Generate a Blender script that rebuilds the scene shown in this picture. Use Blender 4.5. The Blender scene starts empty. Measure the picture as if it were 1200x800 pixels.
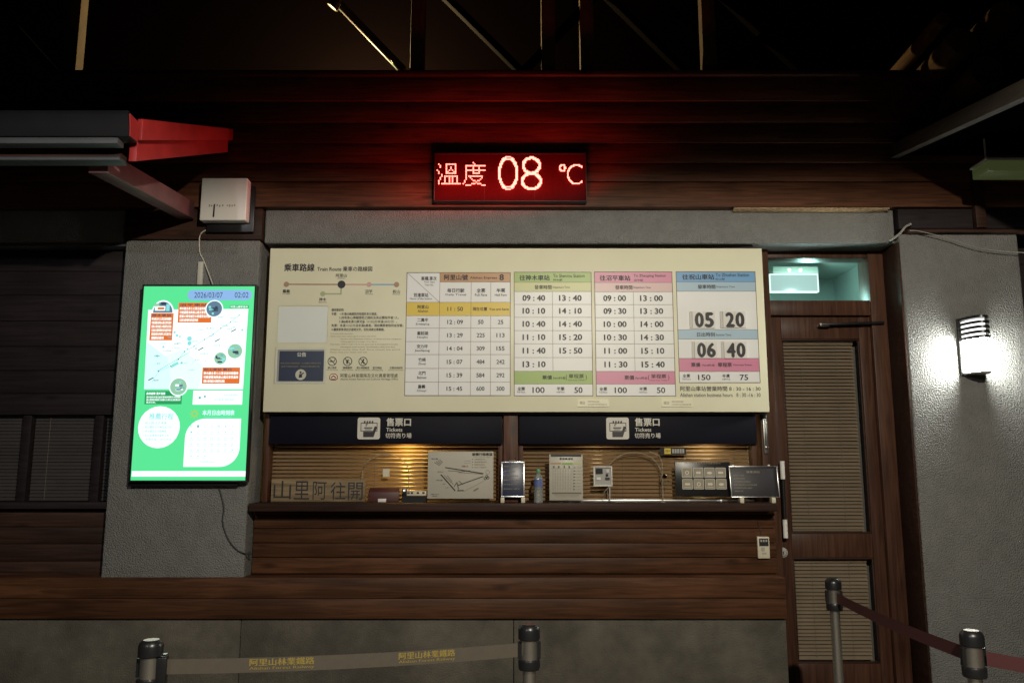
import bpy, bmesh, math, random
import numpy as np
from mathutils import Vector, Matrix
R = math.radians
random.seed(7)
SC = bpy.context.scene
COL = SC.collection

# ------------------------------------------------------------------ camera
F, PITCH, CAM = 942.0, R(8.7), (0.0, -5.5, 1.6)
cam = bpy.data.cameras.new('camera'); cam.sensor_width = 36; cam.lens = 36*F/1200
cam.clip_start = .05; cam.clip_end = 500
co = bpy.data.objects.new('camera', cam); COL.objects.link(co)
co.location = CAM; co.rotation_euler = (R(90)+PITCH, 0, 0); SC.camera = co

# ------------------------------------------------------------------ night sky
w = bpy.data.worlds.new('World'); SC.world = w; w.use_nodes = True
nt = w.node_tree; bg = nt.nodes['Background']
sky = nt.nodes.new('ShaderNodeTexSky'); sky.sky_type = 'NISHITA'; sky.sun_disc = False
sky.sun_elevation = R(-4); sky.sun_rotation = R(200)
nt.links.new(sky.outputs[0], bg.inputs[0]); bg.inputs[1].default_value = 0.05

def lamp(name, kind, loc, power, color, rot=(0,0,0), **kw):
    l = bpy.data.lights.new(name, kind); l.energy = power; l.color = color
    for k, v in kw.items(): setattr(l, k, v)
    o = bpy.data.objects.new(name, l); o.location = loc; o.rotation_euler = rot; COL.objects.link(o)
    return o
# station forecourt lamps behind the viewer (their glints show in the glass)
# full cut-off heads: they shine straight down and sideways, nothing above their own height
for p_, e_, c_ in (((1.0, -5.8, 3.84), 880, (1, .92, .755)), ((-2.4, -6.8, 3.80), 150, (.93, .93, 1))):
    lamp('forecourt_lamp', 'SPOT', p_, e_, c_, (0, 0, 0), shadow_soft_size=.05, spot_size=R(178), spot_blend=.08)

SC.view_settings.view_transform = 'Standard'; SC.view_settings.look = 'None'
SC.view_settings.exposure = 0; SC.view_settings.gamma = 1
SC.cycles.use_denoising = True
try: SC.cycles.denoiser = 'OPENIMAGEDENOISE'
except Exception: pass
SC.cycles.max_bounces = 6; SC.cycles.transparent_max_bounces = 12
SC.cycles.sample_clamp_indirect = 4
SC.cycles.caustics_reflective = False; SC.cycles.caustics_refractive = False

# ------------------------------------------------------------------ measuring
CT, ST = math.cos(PITCH), math.sin(PITCH)
def at(px, py, Y=0.0):
    u, v = (px-600)/F, (400-py)/F
    t = (Y-CAM[1])/(CT - v*ST)
    return (u*t, Y, CAM[2] + (ST + v*CT)*t)
def wx(px, py, Y=0.0): return at(px, py, Y)[0]
def wz(py, Y=0.0): return at(600, py, Y)[2]

# ------------------------------------------------------------------ materials
M = {}
def mat(name, col, rough=.6, metal=0., var=0., vscale=3., bump=0., bscale=60., bdist=.004,
        emit=None, estr=1., island=0., spec=.5, detail=3., stain=0., trans=0., coat=0., stretch=None):
    m = bpy.data.materials.new(name); m.use_nodes = True; n = m.node_tree.nodes; L = m.node_tree.links
    b = n['Principled BSDF']
    b.inputs['Base Color'].default_value = (*col, 1); b.inputs['Roughness'].default_value = rough
    b.inputs['Metallic'].default_value = metal; b.inputs['Specular IOR Level'].default_value = spec
    b.inputs['Coat Weight'].default_value = coat
    if emit is not None:
        b.inputs['Emission Color'].default_value = (*emit, 1); b.inputs['Emission Strength'].default_value = estr
    tc = n.new('ShaderNodeTexCoord')
    vec = tc.outputs['Object']
    if stretch:
        mp = n.new('ShaderNodeMapping'); mp.inputs['Scale'].default_value = stretch
        L.new(vec, mp.inputs['Vector']); vec = mp.outputs[0]
    if var or island or stain:
        ns = n.new('ShaderNodeTexNoise'); ns.inputs['Scale'].default_value = vscale; ns.inputs['Detail'].default_value = 6
        L.new(vec, ns.inputs['Vector'])
        mr = n.new('ShaderNodeMapRange'); mr.inputs['From Min'].default_value = .3; mr.inputs['From Max'].default_value = .7
        mr.inputs['To Min'].default_value = 1-var; mr.inputs['To Max'].default_value = 1+var
        L.new(ns.outputs['Fac'], mr.inputs['Value'])
        val = mr.outputs[0]
        if stain:
            n2 = n.new('ShaderNodeTexNoise'); n2.inputs['Scale'].default_value = vscale*.23; n2.inputs['Detail'].default_value = 4
            L.new(tc.outputs['Object'], n2.inputs['Vector'])
            m2 = n.new('ShaderNodeMapRange'); m2.inputs['From Min'].default_value = .35; m2.inputs['From Max'].default_value = .65
            m2.inputs['To Min'].default_value = 1-stain; m2.inputs['To Max'].default_value = 1+stain*.4
            L.new(n2.outputs['Fac'], m2.inputs['Value'])
            mu = n.new('ShaderNodeMath'); mu.operation = 'MULTIPLY'; L.new(val, mu.inputs[0]); L.new(m2.outputs[0], mu.inputs[1]); val = mu.outputs[0]
        if island:
            g = n.new('ShaderNodeNewGeometry')
            m3 = n.new('ShaderNodeMapRange'); m3.inputs['To Min'].default_value = 1-island; m3.inputs['To Max'].default_value = 1+island
            L.new(g.outputs['Random Per Island'], m3.inputs['Value'])
            mu = n.new('ShaderNodeMath'); mu.operation = 'MULTIPLY'; L.new(val, mu.inputs[0]); L.new(m3.outputs[0], mu.inputs[1]); val = mu.outputs[0]
        vm = n.new('ShaderNodeVectorMath'); vm.operation = 'SCALE'; vm.inputs[0].default_value = col
        L.new(val, vm.inputs['Scale']); L.new(vm.outputs[0], b.inputs['Base Color'])
    if bump:
        nb = n.new('ShaderNodeTexNoise'); nb.inputs['Scale'].default_value = bscale; nb.inputs['Detail'].default_value = detail
        L.new(vec, nb.inputs['Vector'])
        bp = n.new('ShaderNodeBump'); bp.inputs['Strength'].default_value = bump; bp.inputs['Distance'].default_value = bdist
        L.new(nb.outputs['Fac'], bp.inputs['Height']); L.new(bp.outputs[0], b.inputs['Normal'])
    M[name] = m
    return m
def wood(name, col, rough=.5, island=.22, axis='x', knots=True):
    m = bpy.data.materials.new(name); m.use_nodes = True; n = m.node_tree.nodes; L = m.node_tree.links
    b = n['Principled BSDF']; b.inputs['Roughness'].default_value = rough; b.inputs['Specular IOR Level'].default_value = .18
    tc = n.new('ShaderNodeTexCoord'); g = n.new('ShaderNodeNewGeometry')
    ofs = n.new('ShaderNodeVectorMath'); ofs.operation = 'SCALE'; ofs.inputs[0].default_value = (17, 9, 5)
    L.new(g.outputs['Random Per Island'], ofs.inputs['Scale'])
    ad = n.new('ShaderNodeVectorMath'); ad.operation = 'ADD'; L.new(tc.outputs['Object'], ad.inputs[0]); L.new(ofs.outputs[0], ad.inputs[1])
    mp = n.new('ShaderNodeMapping'); mp.inputs['Scale'].default_value = (1.6, 14, 30) if axis == 'x' else (30, 14, 1.6)
    L.new(ad.outputs[0], mp.inputs['Vector'])
    ns = n.new('ShaderNodeTexNoise'); ns.inputs['Scale'].default_value = 1.6; ns.inputs['Detail'].default_value = 8; ns.inputs['Distortion'].default_value = .8
    L.new(mp.outputs[0], ns.inputs['Vector'])
    cr = n.new('ShaderNodeValToRGB')
    e = cr.color_ramp.elements
    e[0].position = .28; e[0].color = (*[c*.5 for c in col], 1)
    e[1].position = .72; e[1].color = (*[min(1, c*1.35) for c in col], 1)
    L.new(ns.outputs['Fac'], cr.inputs[0])
    big = n.new('ShaderNodeTexNoise'); big.inputs['Scale'].default_value = 1.3; big.inputs['Detail'].default_value = 3
    L.new(ad.outputs[0], big.inputs['Vector'])
    m2 = n.new('ShaderNodeMapRange'); m2.inputs['From Min'].default_value = .3; m2.inputs['From Max'].default_value = .7
    m2.inputs['To Min'].default_value = .6; m2.inputs['To Max'].default_value = 1.25
    L.new(big.outputs['Fac'], m2.inputs['Value'])
    m3 = n.new('ShaderNodeMapRange'); m3.inputs['To Min'].default_value = 1-island; m3.inputs['To Max'].default_value = 1+island
    L.new(g.outputs['Random Per Island'], m3.inputs['Value'])
    mu = n.new('ShaderNodeMath'); mu.operation = 'MULTIPLY'; L.new(m2.outputs[0], mu.inputs[0]); L.new(m3.outputs[0], mu.inputs[1]); val = mu.outputs[0]
    if knots:
        k = n.new('ShaderNodeMapping'); k.inputs['Scale'].default_value = (2.2, 2, 6) if axis == 'x' else (6, 2, 2.2)
        L.new(ad.outputs[0], k.inputs['Vector'])
        vo = n.new('ShaderNodeTexVoronoi'); vo.inputs['Scale'].default_value = 1; L.new(k.outputs[0], vo.inputs['Vector'])
        kr = n.new('ShaderNodeMapRange'); kr.inputs['From Min'].default_value = .02; kr.inputs['From Max'].default_value = .17
        kr.inputs['To Min'].default_value = .35; kr.inputs['To Max'].default_value = 1
        L.new(vo.outputs['Distance'], kr.inputs['Value'])
        mk = n.new('ShaderNodeMath'); mk.operation = 'MULTIPLY'; L.new(val, mk.inputs[0]); L.new(kr.outputs[0], mk.inputs[1]); val = mk.outputs[0]
    vm = n.new('ShaderNodeVectorMath'); vm.operation = 'SCALE'; L.new(cr.outputs[0], vm.inputs[0]); L.new(val, vm.inputs['Scale'])
    L.new(vm.outputs[0], b.inputs['Base Color'])
    bp = n.new('ShaderNodeBump'); bp.inputs['Strength'].default_value = .35; bp.inputs['Distance'].default_value = .002
    L.new(ns.outputs['Fac'], bp.inputs['Height']); L.new(bp.outputs[0], b.inputs['Normal'])
    M[name] = m
def glass(name, tint=(1, 1, 1), refl=.10, rough=.02, milk=0):
    m = bpy.data.materials.new(name); m.use_nodes = True; n = m.node_tree.nodes; L = m.node_tree.links
    n.remove(n['Principled BSDF'])
    t = n.new('ShaderNodeBsdfTransparent'); t.inputs[0].default_value = (*tint, 1)
    g = n.new('ShaderNodeBsdfGlossy'); g.inputs['Roughness'].default_value = rough; g.inputs[0].default_value = (1, 1, 1, 1)
    lw = n.new('ShaderNodeLayerWeight'); lw.inputs['Blend'].default_value = refl*2
    mx = n.new('ShaderNodeMixShader'); L.new(lw.outputs['Fresnel'], mx.inputs[0]); L.new(t.outputs[0], mx.inputs[1]); L.new(g.outputs[0], mx.inputs[2])
    out = mx
    if milk:
        d = n.new('ShaderNodeBsdfDiffuse'); d.inputs[0].default_value = (.75, .8, .78, 1)
        out = n.new('ShaderNodeMixShader'); out.inputs[0].default_value = milk; L.new(mx.outputs[0], out.inputs[1]); L.new(d.outputs[0], out.inputs[2])
    L.new(out.outputs[0], n['Material Output'].inputs[0]); M[name] = m
def glow(name, col, strength=1.):
    m = bpy.data.materials.new(name); m.use_nodes = True; n = m.node_tree.nodes
    b = n['Principled BSDF']; b.inputs['Base Color'].default_value = (.02, .02, .02, 1); b.inputs['Roughness'].default_value = .25
    b.inputs['Emission Color'].default_value = (*col, 1); b.inputs['Emission Strength'].default_value = strength; M[name] = m
def srgb(r, g, b):
    return tuple((c/255/12.92 if c/255 <= .04045 else ((c/255+.055)/1.055)**2.4) for c in (r, g, b))

mat('roughcast', (.19, .188, .18), .68, bump=1.0, bscale=100, bdist=.015, var=.06, vscale=40, stain=.10, detail=2.5, spec=.5)
mat('base_render', (.10, .088, .068), .85, bump=.8, bscale=90, bdist=.007, var=.14, vscale=14, stain=.3, detail=4)
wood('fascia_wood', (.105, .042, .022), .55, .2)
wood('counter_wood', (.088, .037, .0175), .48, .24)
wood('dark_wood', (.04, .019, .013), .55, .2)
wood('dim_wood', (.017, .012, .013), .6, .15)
wood('door_wood', (.075, .034, .021), .42, .1, 'z', False)
wood('post_wood', (.10, .044, .027), .45, .1, 'z')
wood('highlight_wood', (.40, .27, .15), .6, .1, 'z')
wood('plank_wood', (.26, .19, .11), .6, .1)
mat('board_cream', (.78, .75, .56), .38, var=.03, vscale=4, spec=.45)
mat('board_white', (.78, .78, .77), .4, var=.02)
mat('paper', (.50, .45, .39), .6, var=.04, vscale=6)
mat('paper_note', (.50, .45, .39), .4, var=.05, vscale=9)
mat('col_brown', (.50, .27, .12), .4); mat('col_yellow', (.72, .52, .05), .4)
mat('col_green', (.30, .44, .10), .4); mat('col_palegreen', (.55, .56, .26), .4)
mat('col_pink', (.62, .22, .34), .4); mat('col_palepink', (.66, .45, .44), .4)
mat('col_blue', (.16, .36, .62), .4); mat('col_paleblue', (.38, .52, .62), .4)
mat('ink', (.018, .015, .02), .5); mat('ink_line', (.16, .12, .10), .5); mat('ink_grey', (.30, .26, .18), .6)
mat('ink_red', (.28, .03, .03), .5); mat('ink_white', (.80, .78, .74), .5)
mat('route_brown', (.38, .24, .15), .5); mat('route_pink', (.60, .36, .32), .5); mat('route_blue', (.24, .42, .60), .5); mat('route_green', (.38, .42, .24), .5)
mat('navy', (.004, .004, .010), .6, spec=.15, var=.15, vscale=3); mat('notice_navy', (.02, .028, .065), .35)
mat('picto_white', (.62, .59, .52), .5)
mat('black_plastic', (.012, .012, .013), .32, bump=.2, bscale=220, bdist=.001); mat('black_matte', (.01, .01, .01), .7)
mat('case_red_black', (.014, .008, .008), .6)
mat('led_face', (.034, .002, .003), .7, spec=.06)
mat('steel', (.62, .58, .52), .2, .95, bump=.05, bscale=40); mat('chrome', (.7, .7, .7), .08, 1)
mat('card_edge', (.60, .57, .53), .5)
mat('dull_metal', (.35, .36, .34), .38, 1, var=.2, vscale=30); mat('alu', (.6, .6, .6), .3, 1)
mat('cream_plastic', (.62, .56, .42), .45, var=.05, vscale=20); mat('grey_plastic', (.36, .35, .32), .5)
mat('white_plastic', (.72, .70, .66), .4); mat('white_paint', (.62, .60, .58), .55, var=.12, vscale=8, stain=.3)
mat('gutter_metal', (.007, .007, .009), .6, 0, spec=.15, var=.15, vscale=6); mat('trim_grey', (.05, .053, .06), .5, var=.12, vscale=7)
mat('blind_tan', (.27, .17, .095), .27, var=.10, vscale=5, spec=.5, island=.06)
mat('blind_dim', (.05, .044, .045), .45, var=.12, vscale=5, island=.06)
mat('cord', (.20, .16, .11), .8); mat('blind_door', (.20, .15, .105), .36, var=.12, vscale=5, spec=.5, island=.08); mat('wire_black', (.02, .02, .02), .6)
mat('wire_grey', (.25, .24, .21), .6)
mat('cable_white', (.55, .53, .46), .6)
mat('belt_tan', (.082, .068, .05), .7, bump=.3, bscale=300, bdist=.0006, var=.06, vscale=40); mat('belt_red', (.075, .02, .02), .6, bump=.3, bscale=300, bdist=.0006)
mat('belt_yellow', (.27, .20, .045), .6); mat('belt_mark', (.34, .13, .12), .6)
mat('ground', (.10, .095, .085), .85, bump=.6, bscale=50, bdist=.006, var=.2, vscale=5, stain=.3)
mat('room_green', (.36, .41, .39), .7, var=.06); mat('room_dark', (.10, .09, .08), .8)
mat('log_wood', (.07, .042, .022), .85, spec=.2, var=.35, vscale=12, stretch=(4, .6, 4))
mat('cap_green', (.10, .28, .14), .5); mat('label_blue', (.10, .13, .30), .5); mat('dark_red_paint', (.07, .02, .02), .5)
mat('rail_dark', (.0016, .001, .001), .9, spec=0); mat('post_grey', (.045, .034, .022), .8, var=.2, vscale=8, spec=.2)
mat('red_lit_paint', (.34, .022, .022), .5, var=.2, vscale=7, stain=.3); mat('strut_paint', (.16, .075, .075), .5, var=.2, vscale=7)
mat('eave_wood', (.04, .031, .022), .8, var=.3, vscale=6, stretch=(12, 1, 12))
glass('window_glass', (.97, .98, .97), .05); glass('acrylic', (.98, .99, .98), .08, .03); glass('bottle_plastic', (.90, .95, .95), .25, .08, .22)
mat('acrylic_edge', (.34, .28, .20), .25)
glow('lamp_white', (.97, 1.0, .92), 190); glow('lamp_slot', (1.0, .99, .95), 2.2)
glow('led_red', (1.0, .13, .095), 8)
glow('scr_green', srgb(86, 226, 146), 1.08); glow('scr_dkgreen', srgb(38, 160, 92), 1); glow('scr_white', (.84, 1.0, .97), 1.3)
glow('scr_pale', (.66, .94, .95), 1.15)
glow('scr_orange', srgb(226, 112, 42), 1.05); glow('scr_blue', srgb(142, 186, 236), 1); glow('scr_ink', srgb(50, 66, 84), 1)
glow('scr_teal', srgb(110, 190, 190), 1); glow('scr_cyan', srgb(140, 226, 226), 1.05); glow('scr_photo', srgb(96, 128, 150), 1); glow('scr_photo2', srgb(150, 205, 170), 1)
glow('scr_mint', (.72, 1, .85), 1.2)
glow('scr_yellow', srgb(196, 200, 50), 1)
glow('flood_face', (1.0, .80, .40), 6); glow('flood_rim', (1.0, .6, .16), 1.6)
glow('exit_face', (.62, .95, .90), .62); glow('exit_edge', (.8, 1, .95), 1.15); glow('exit_dot', (.9, 1, .97), 3)
glow('green_box', srgb(92, 104, 60), .25)
mat('glow_panel_pale', (.55, .48, .36), .7); mat('brace_shaded', (.0016, .0012, .001), .9, spec=.02)
glow('tiny_led', (1, .9, .7), 2)

# ------------------------------------------------------------------ mesh building
ORG = {}
class MB:
    def __init__(s): s.v, s.f, s.m = [], [], []
    def add(s, vs, fs, m):
        k = len(s.v); s.v += [tuple(p) for p in vs]
        for f in fs: s.f.append([i+k for i in f]); s.m.append(m)
        return s
    def box(s, x0, x1, y0, y1, z0, z1, m):
        if x0 > x1: x0, x1 = x1, x0
        if y0 > y1: y0, y1 = y1, y0
        if z0 > z1: z0, z1 = z1, z0
        v = [(x0,y0,z0),(x1,y0,z0),(x1,y1,z0),(x0,y1,z0),(x0,y0,z1),(x1,y0,z1),(x1,y1,z1),(x0,y1,z1)]
        return s.add(v, [(0,3,2,1),(4,5,6,7),(0,1,5,4),(1,2,6,5),(2,3,7,6),(3,0,4,7)], m)
    def rect(s, x0, x1, z0, z1, y, m):
        if x0 > x1: x0, x1 = x1, x0
        if z0 > z1: z0, z1 = z1, z0
        return s.add([(x0,y,z0),(x1,y,z0),(x1,y,z1),(x0,y,z1)], [(0,1,2,3)], m)
    def frame(s, x0, x1, z0, z1, y, t, m):
        s.rect(x0, x1, z0, z0+t, y, m); s.rect(x0, x1, z1-t, z1, y, m)
        s.rect(x0, x0+t, z0+t, z1-t, y, m); return s.rect(x1-t, x1, z0+t, z1-t, y, m)
    def poly(s, pts, y, m):                       # flat xz outline, facing the front
        a = sum(p[0]*q[1]-q[0]*p[1] for p, q in zip(pts, pts[1:]+pts[:1]))
        if a < 0: pts = pts[::-1]
        return s.add([(p[0], y, p[1]) for p in pts], [tuple(range(len(pts)))], m)
    def disc(s, x, z, r, y, m, n=24, rz=None):
        rz = rz or r
        return s.poly([(x+r*math.cos(i*2*math.pi/n), z+rz*math.sin(i*2*math.pi/n)) for i in range(n)], y, m)
    def ring(s, x, z, r, t, y, m, n=24):
        a = [(math.cos(i*2*math.pi/n), math.sin(i*2*math.pi/n)) for i in range(n)]
        v = [(x+r*c, y, z+r*q) for c, q in a]+[(x+(r-t)*c, y, z+(r-t)*q) for c, q in a]
        return s.add(v, [(i, (i+1)%n, n+(i+1)%n, n+i) for i in range(n)], m)
    def line(s, x0, z0, x1, z1, t, y, m):
        d = Vector((x1-x0, z1-z0)); d.normalize(); p = Vector((-d.y, d.x))*t/2
        return s.poly([(x0+p.x, z0+p.y), (x0-p.x, z0-p.y), (x1-p.x, z1-p.y), (x1+p.x, z1+p.y)], y, m)
    def rrect(s, x0, x1, z0, z1, r, y, m, k=5):
        pts = []
        for cx, cz, a0 in ((x1-r, z1-r, 0), (x0+r, z1-r, 90), (x0+r, z0+r, 180), (x1-r, z0+r, 270)):
            pts += [(cx+r*math.cos(R(a0+90*i/k)), cz+r*math.sin(R(a0+90*i/k))) for i in range(k+1)]
        return s.poly(pts, y, m)
    def prism(s, prof, y0, y1, m):                # xz outline extruded along y
        n = len(prof); v = [(x, y0, z) for x, z in prof]+[(x, y1, z) for x, z in prof]
        return s.add(v, [tuple(range(n)), tuple(range(2*n-1, n-1, -1))]+[(i, n+i, n+(i+1)%n, (i+1)%n) for i in range(n)], m)
    def xprism(s, prof, x0, x1, m):               # yz outline extruded along x
        n = len(prof); v = [(x0, y, z) for y, z in prof]+[(x1, y, z) for y, z in prof]
        return s.add(v, [tuple(range(n)), tuple(range(2*n-1, n-1, -1))]+[(i, n+i, n+(i+1)%n, (i+1)%n) for i in range(n)], m)
    def beam(s, a, b, wd, ht, m, up=(0, 0, 1)):
        a, b = Vector(a), Vector(b); d = (b-a).normalized(); sd = d.cross(Vector(up)).normalized()*wd/2; u = sd.cross(d).normalized()*ht/2
        v = [a-sd-u, a+sd-u, a+sd+u, a-sd+u, b-sd-u, b+sd-u, b+sd+u, b-sd+u]
        return s.add(v, [(0,1,2,3),(7,6,5,4),(0,4,5,1),(1,5,6,2),(2,6,7,3),(3,7,4,0)], m)
    def tube(s, pts, r, m, n=8, caps=True):
        pts = [Vector(p) for p in pts]; k = len(pts); v = []
        for i, p in enumerate(pts):
            d = (pts[min(i+1, k-1)]-pts[max(i-1, 0)]).normalized()
            a = d.cross(Vector((0, 0, 1)) if abs(d.z) < .9 else Vector((1, 0, 0))).normalized(); b = d.cross(a)
            v += [p+a*r*math.cos(j*2*math.pi/n)+b*r*math.sin(j*2*math.pi/n) for j in range(n)]
        f = [(i*n+j, i*n+(j+1)%n, (i+1)*n+(j+1)%n, (i+1)*n+j) for i in range(k-1) for j in range(n)]
        if caps: f += [tuple(range(n-1, -1, -1)), tuple((k-1)*n+j for j in range(n))]
        return s.add(v, f, m)
    def lathe(s, prof, cx, cy, m, n=32, a0=0, a1=360):
        full = abs(a1-a0) >= 360; c = n if full else n+1
        an = [R(a0+(a1-a0)*j/n) for j in range(c)]
        v = [(cx+r*math.cos(a), cy+r*math.sin(a), z) for r, z in prof for a in an]
        f = []
        for i in range(len(prof)-1):
            for j in range(n):
                f.append((i*c+j, i*c+(j+1)%c, (i+1)*c+(j+1)%c, (i+1)*c+j))
        return s.add(v, f, m)
    def merge(s, o): return s.add(o.v, o.f, None) if False else s._m(o)
    def _m(s, o):
        k = len(s.v); s.v += o.v; s.f += [[i+k for i in f] for f in o.f]; s.m += o.m; return s
    SPLIT = {'cord', 'grip_sleeve', 'indicator_lamp', 'glazing_bead', 'hall_wall_and_light_stop', 'office_wall', 'stand', 'eave_beam', 'window', 'button'}
    def pieces(s):
        p = list(range(len(s.v)))
        def f(a):
            while p[a] != a: p[a] = p[p[a]]; a = p[a]
            return a
        for fc in s.f:
            for q in fc[1:]: p[f(q)] = f(fc[0])
        out = {}
        for fc, m in zip(s.f, s.m):
            k = f(fc[0]); mb, ix = out.setdefault(k, (MB(), {}))
            for q in fc:
                if q not in ix: ix[q] = len(mb.v); mb.v.append(s.v[q])
            mb.f.append([ix[q] for q in fc]); mb.m.append(m)
        return [a for a, _ in out.values()]
    def build(s, name, parent=None, **kw):
        if name in MB.SPLIT and parent:
            return [q.build_(name, parent, **kw) for q in s.pieces()][0]
        return s.build_(name, parent, **kw)
    def build_(s, name, parent=None, origin=None, bevel=0, smooth=35, label=None, cat=None, group=None, kind=None, seg=2):
        org = Vector(origin) if origin is not None else (ORG[parent.name] if parent else Vector((0, 0, 0)))
        names = []
        for x in s.m:
            if x not in names: names.append(x)
        me = bpy.data.meshes.new(name)
        me.from_pydata([Vector(p)-org for p in s.v], [], s.f)
        for x in names: me.materials.append(M[x])
        me.polygons.foreach_set('material_index', [names.index(x) for x in s.m])
        if bevel:
            bm = bmesh.new(); bm.from_mesh(me)
            bmesh.ops.recalc_face_normals(bm, faces=bm.faces)
            ed = [e for e in bm.edges if len(e.link_faces) == 2 and e.calc_face_angle(0) > R(30)]
            bmesh.ops.bevel(bm, geom=ed, offset=bevel, segments=seg, affect='EDGES', profile=.5, clamp_overlap=True)
            bm.to_mesh(me); bm.free()
        if smooth:
            me.polygons.foreach_set('use_smooth', [True]*len(me.polygons)); me.set_sharp_from_angle(angle=R(smooth))
        me.update()
        o = bpy.data.objects.new(name, me); COL.objects.link(o); ORG[o.name] = org
        if parent: o.parent = parent
        else: o.location = org
        tag(o, label, cat, group, kind)
        return o
def tag(o, label=None, cat=None, group=None, kind=None):
    if label: o['label'] = label
    if cat: o['category'] = cat
    if group: o['group'] = group
    if kind: o['kind'] = kind
    return o
def thing(name, label, cat, loc, group=None):
    o = bpy.data.objects.new(name, None); COL.objects.link(o); o.location = loc; o.empty_display_size = .1
    ORG[o.name] = Vector(loc); return tag(o, label, cat, group)

# lettering: a text curve turned into flat mesh faces and fitted to a rectangle
_tc = bpy.data.curves.new('lettering_source', 'FONT'); _to = bpy.data.objects.new('lettering_source', _tc); COL.objects.link(_to)
_cache = {}
def glyphs(body, bold):
    k = body
    if k not in _cache:
        _tc.body = body; _tc.resolution_u = 3
        bpy.context.view_layer.update()
        dg = bpy.context.evaluated_depsgraph_get()
        me = bpy.data.meshes.new_from_object(_to.evaluated_get(dg))
        v = [(p.co.x, p.co.y) for p in me.vertices]; f = [tuple(p.vertices) for p in me.polygons]
        bpy.data.meshes.remove(me); _cache[k] = (v, f)
    return _cache[k]
def text(mb, body, x0, x1, z0, z1, y, m, bold=0.0, keep=None):
    """fit into the rectangle; keep='l','c','r': keep proportions from the height and align instead of stretching"""
    v, f = glyphs(body, bold)
    if not v: return
    ax, bx = min(p[0] for p in v), max(p[0] for p in v); az, bz = min(p[1] for p in v), max(p[1] for p in v)
    if x0 > x1: x0, x1 = x1, x0
    if z0 > z1: z0, z1 = z1, z0
    sz = (z1-z0)/max(bz-az, 1e-6); sx = (x1-x0)/max(bx-ax, 1e-6)
    if keep:
        sx = min(sz, sx); wd = sx*(bx-ax)
        x0 = {'l': x0, 'c': (x0+x1-wd)/2, 'r': x1-wd}[keep]
    vs = [(x0+(p[0]-ax)*sx, y, z0+(p[1]-az)*sz) for p in v]
    a = vs[f[0][0]], vs[f[0][1]], vs[f[0][2]]
    cr = (a[1][0]-a[0][0])*(a[2][2]-a[0][2])-(a[1][2]-a[0][2])*(a[2][0]-a[0][0])
    f = f if cr > 0 else [t[::-1] for t in f]; mb.add(vs, f, m)
    if bold > .002:                                   # heavier strokes: the same flat letters struck again slightly aside
        b = bold*1.5
        for i, (ox, oz) in enumerate(((b, 0), (-b, 0), (0, b*.7), (0, -b*.7))): mb.add([(p[0]+ox*sx, p[1]-.00009*(i+1), p[2]+oz*sz) for p in vs], f, m)

class Panel:
    """a flat upright panel: four corners measured in the photograph give its real rectangle and the layout on it"""
    def __init__(s, tl, tr, br, bl, Y):
        s.Y = Y
        P = [at(*p, Y) for p in (tl, tr, br, bl)]
        s.x0 = (P[0][0]+P[3][0])/2; s.x1 = (P[1][0]+P[2][0])/2
        s.z1 = (P[0][2]+P[1][2])/2; s.z0 = (P[2][2]+P[3][2])/2
        A, B = [], []
        for (x, y), (u, v) in zip((tl, tr, br, bl), ((0, 1), (1, 1), (1, 0), (0, 0))):
            A += [[x, y, 1, 0, 0, 0, -u*x, -u*y], [0, 0, 0, x, y, 1, -v*x, -v*y]]; B += [u, v]
        s.h = np.append(np.linalg.solve(np.array(A, float), np.array(B, float)), 1)
    def p(s, px, py):
        h = s.h; d = h[6]*px+h[7]*py+1
        u = (h[0]*px+h[1]*py+h[2])/d; v = (h[3]*px+h[4]*py+h[5])/d
        return s.x0+u*(s.x1-s.x0), s.z0+v*(s.z1-s.z0)
    def r(s, a, b, c, d):                           # px rectangle left, top, right, bottom
        x0 = s.p(a, (b+d)/2)[0]; x1 = s.p(c, (b+d)/2)[0]; z1 = s.p((a+c)/2, b)[1]; z0 = s.p((a+c)/2, d)[1]
        return x0, x1, z0, z1
    def len(s, n): return n*(s.x1-s.x0)/1.0

def T(mb, P, body, a, b, c, d, m='ink', bold=.012, lift=.002, keep=None):
    x0, x1, z0, z1 = P.r(a, b, c, d); text(mb, body, x0, x1, z0, z1, P.Y-lift, m, bold, keep)
def Q(mb, P, a, b, c, d, m, lift=.001):
    mb.rect(*P.r(a, b, c, d), P.Y-lift, m)

# =================================================================== ground
g = MB(); g.add([(-60,-60,0),(60,-60,0),(60,60,0),(-60,60,0)], [(0,1,2,3)], 'ground')
g.build('ground', kind='structure', smooth=0, label='dark paved forecourt in front of the station', cat='ground')

# =================================================================== station building
B = thing('station_building', 'dark timber and roughcast station building with ticket windows and a glazed door', 'building', (0, .5, 0))
XL, XR = -5.2, 5.2
# roughcast pillars
px0 = (wx(147,282)+wx(118,678))/2; px1 = wx(295, 480)
MB().box(px0, px1, 0, .40, wz(678), wz(281.5), 'roughcast').build('pillar', B, bevel=.012, seg=3)
rx0 = wx(1066, 440); rx1 = wx(1192, 275)
MB().box(rx0, rx1, 0, .50, .0, wz(274), 'roughcast').build('pillar', B, bevel=.012, seg=3)
# lintels
lx0, lx1 = wx(310,265,.03), wx(1048,262,.03)
MB().box(lx0, lx1, .03, .45, wz(285,.03), wz(240,.03), 'roughcast').build('lintel', B, bevel=.015, seg=3)
MB().box(XL, wx(146,268,.03), .03, .45, wz(285,.03), wz(246,.03), 'roughcast').build('lintel', B, bevel=.012, seg=3)
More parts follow.
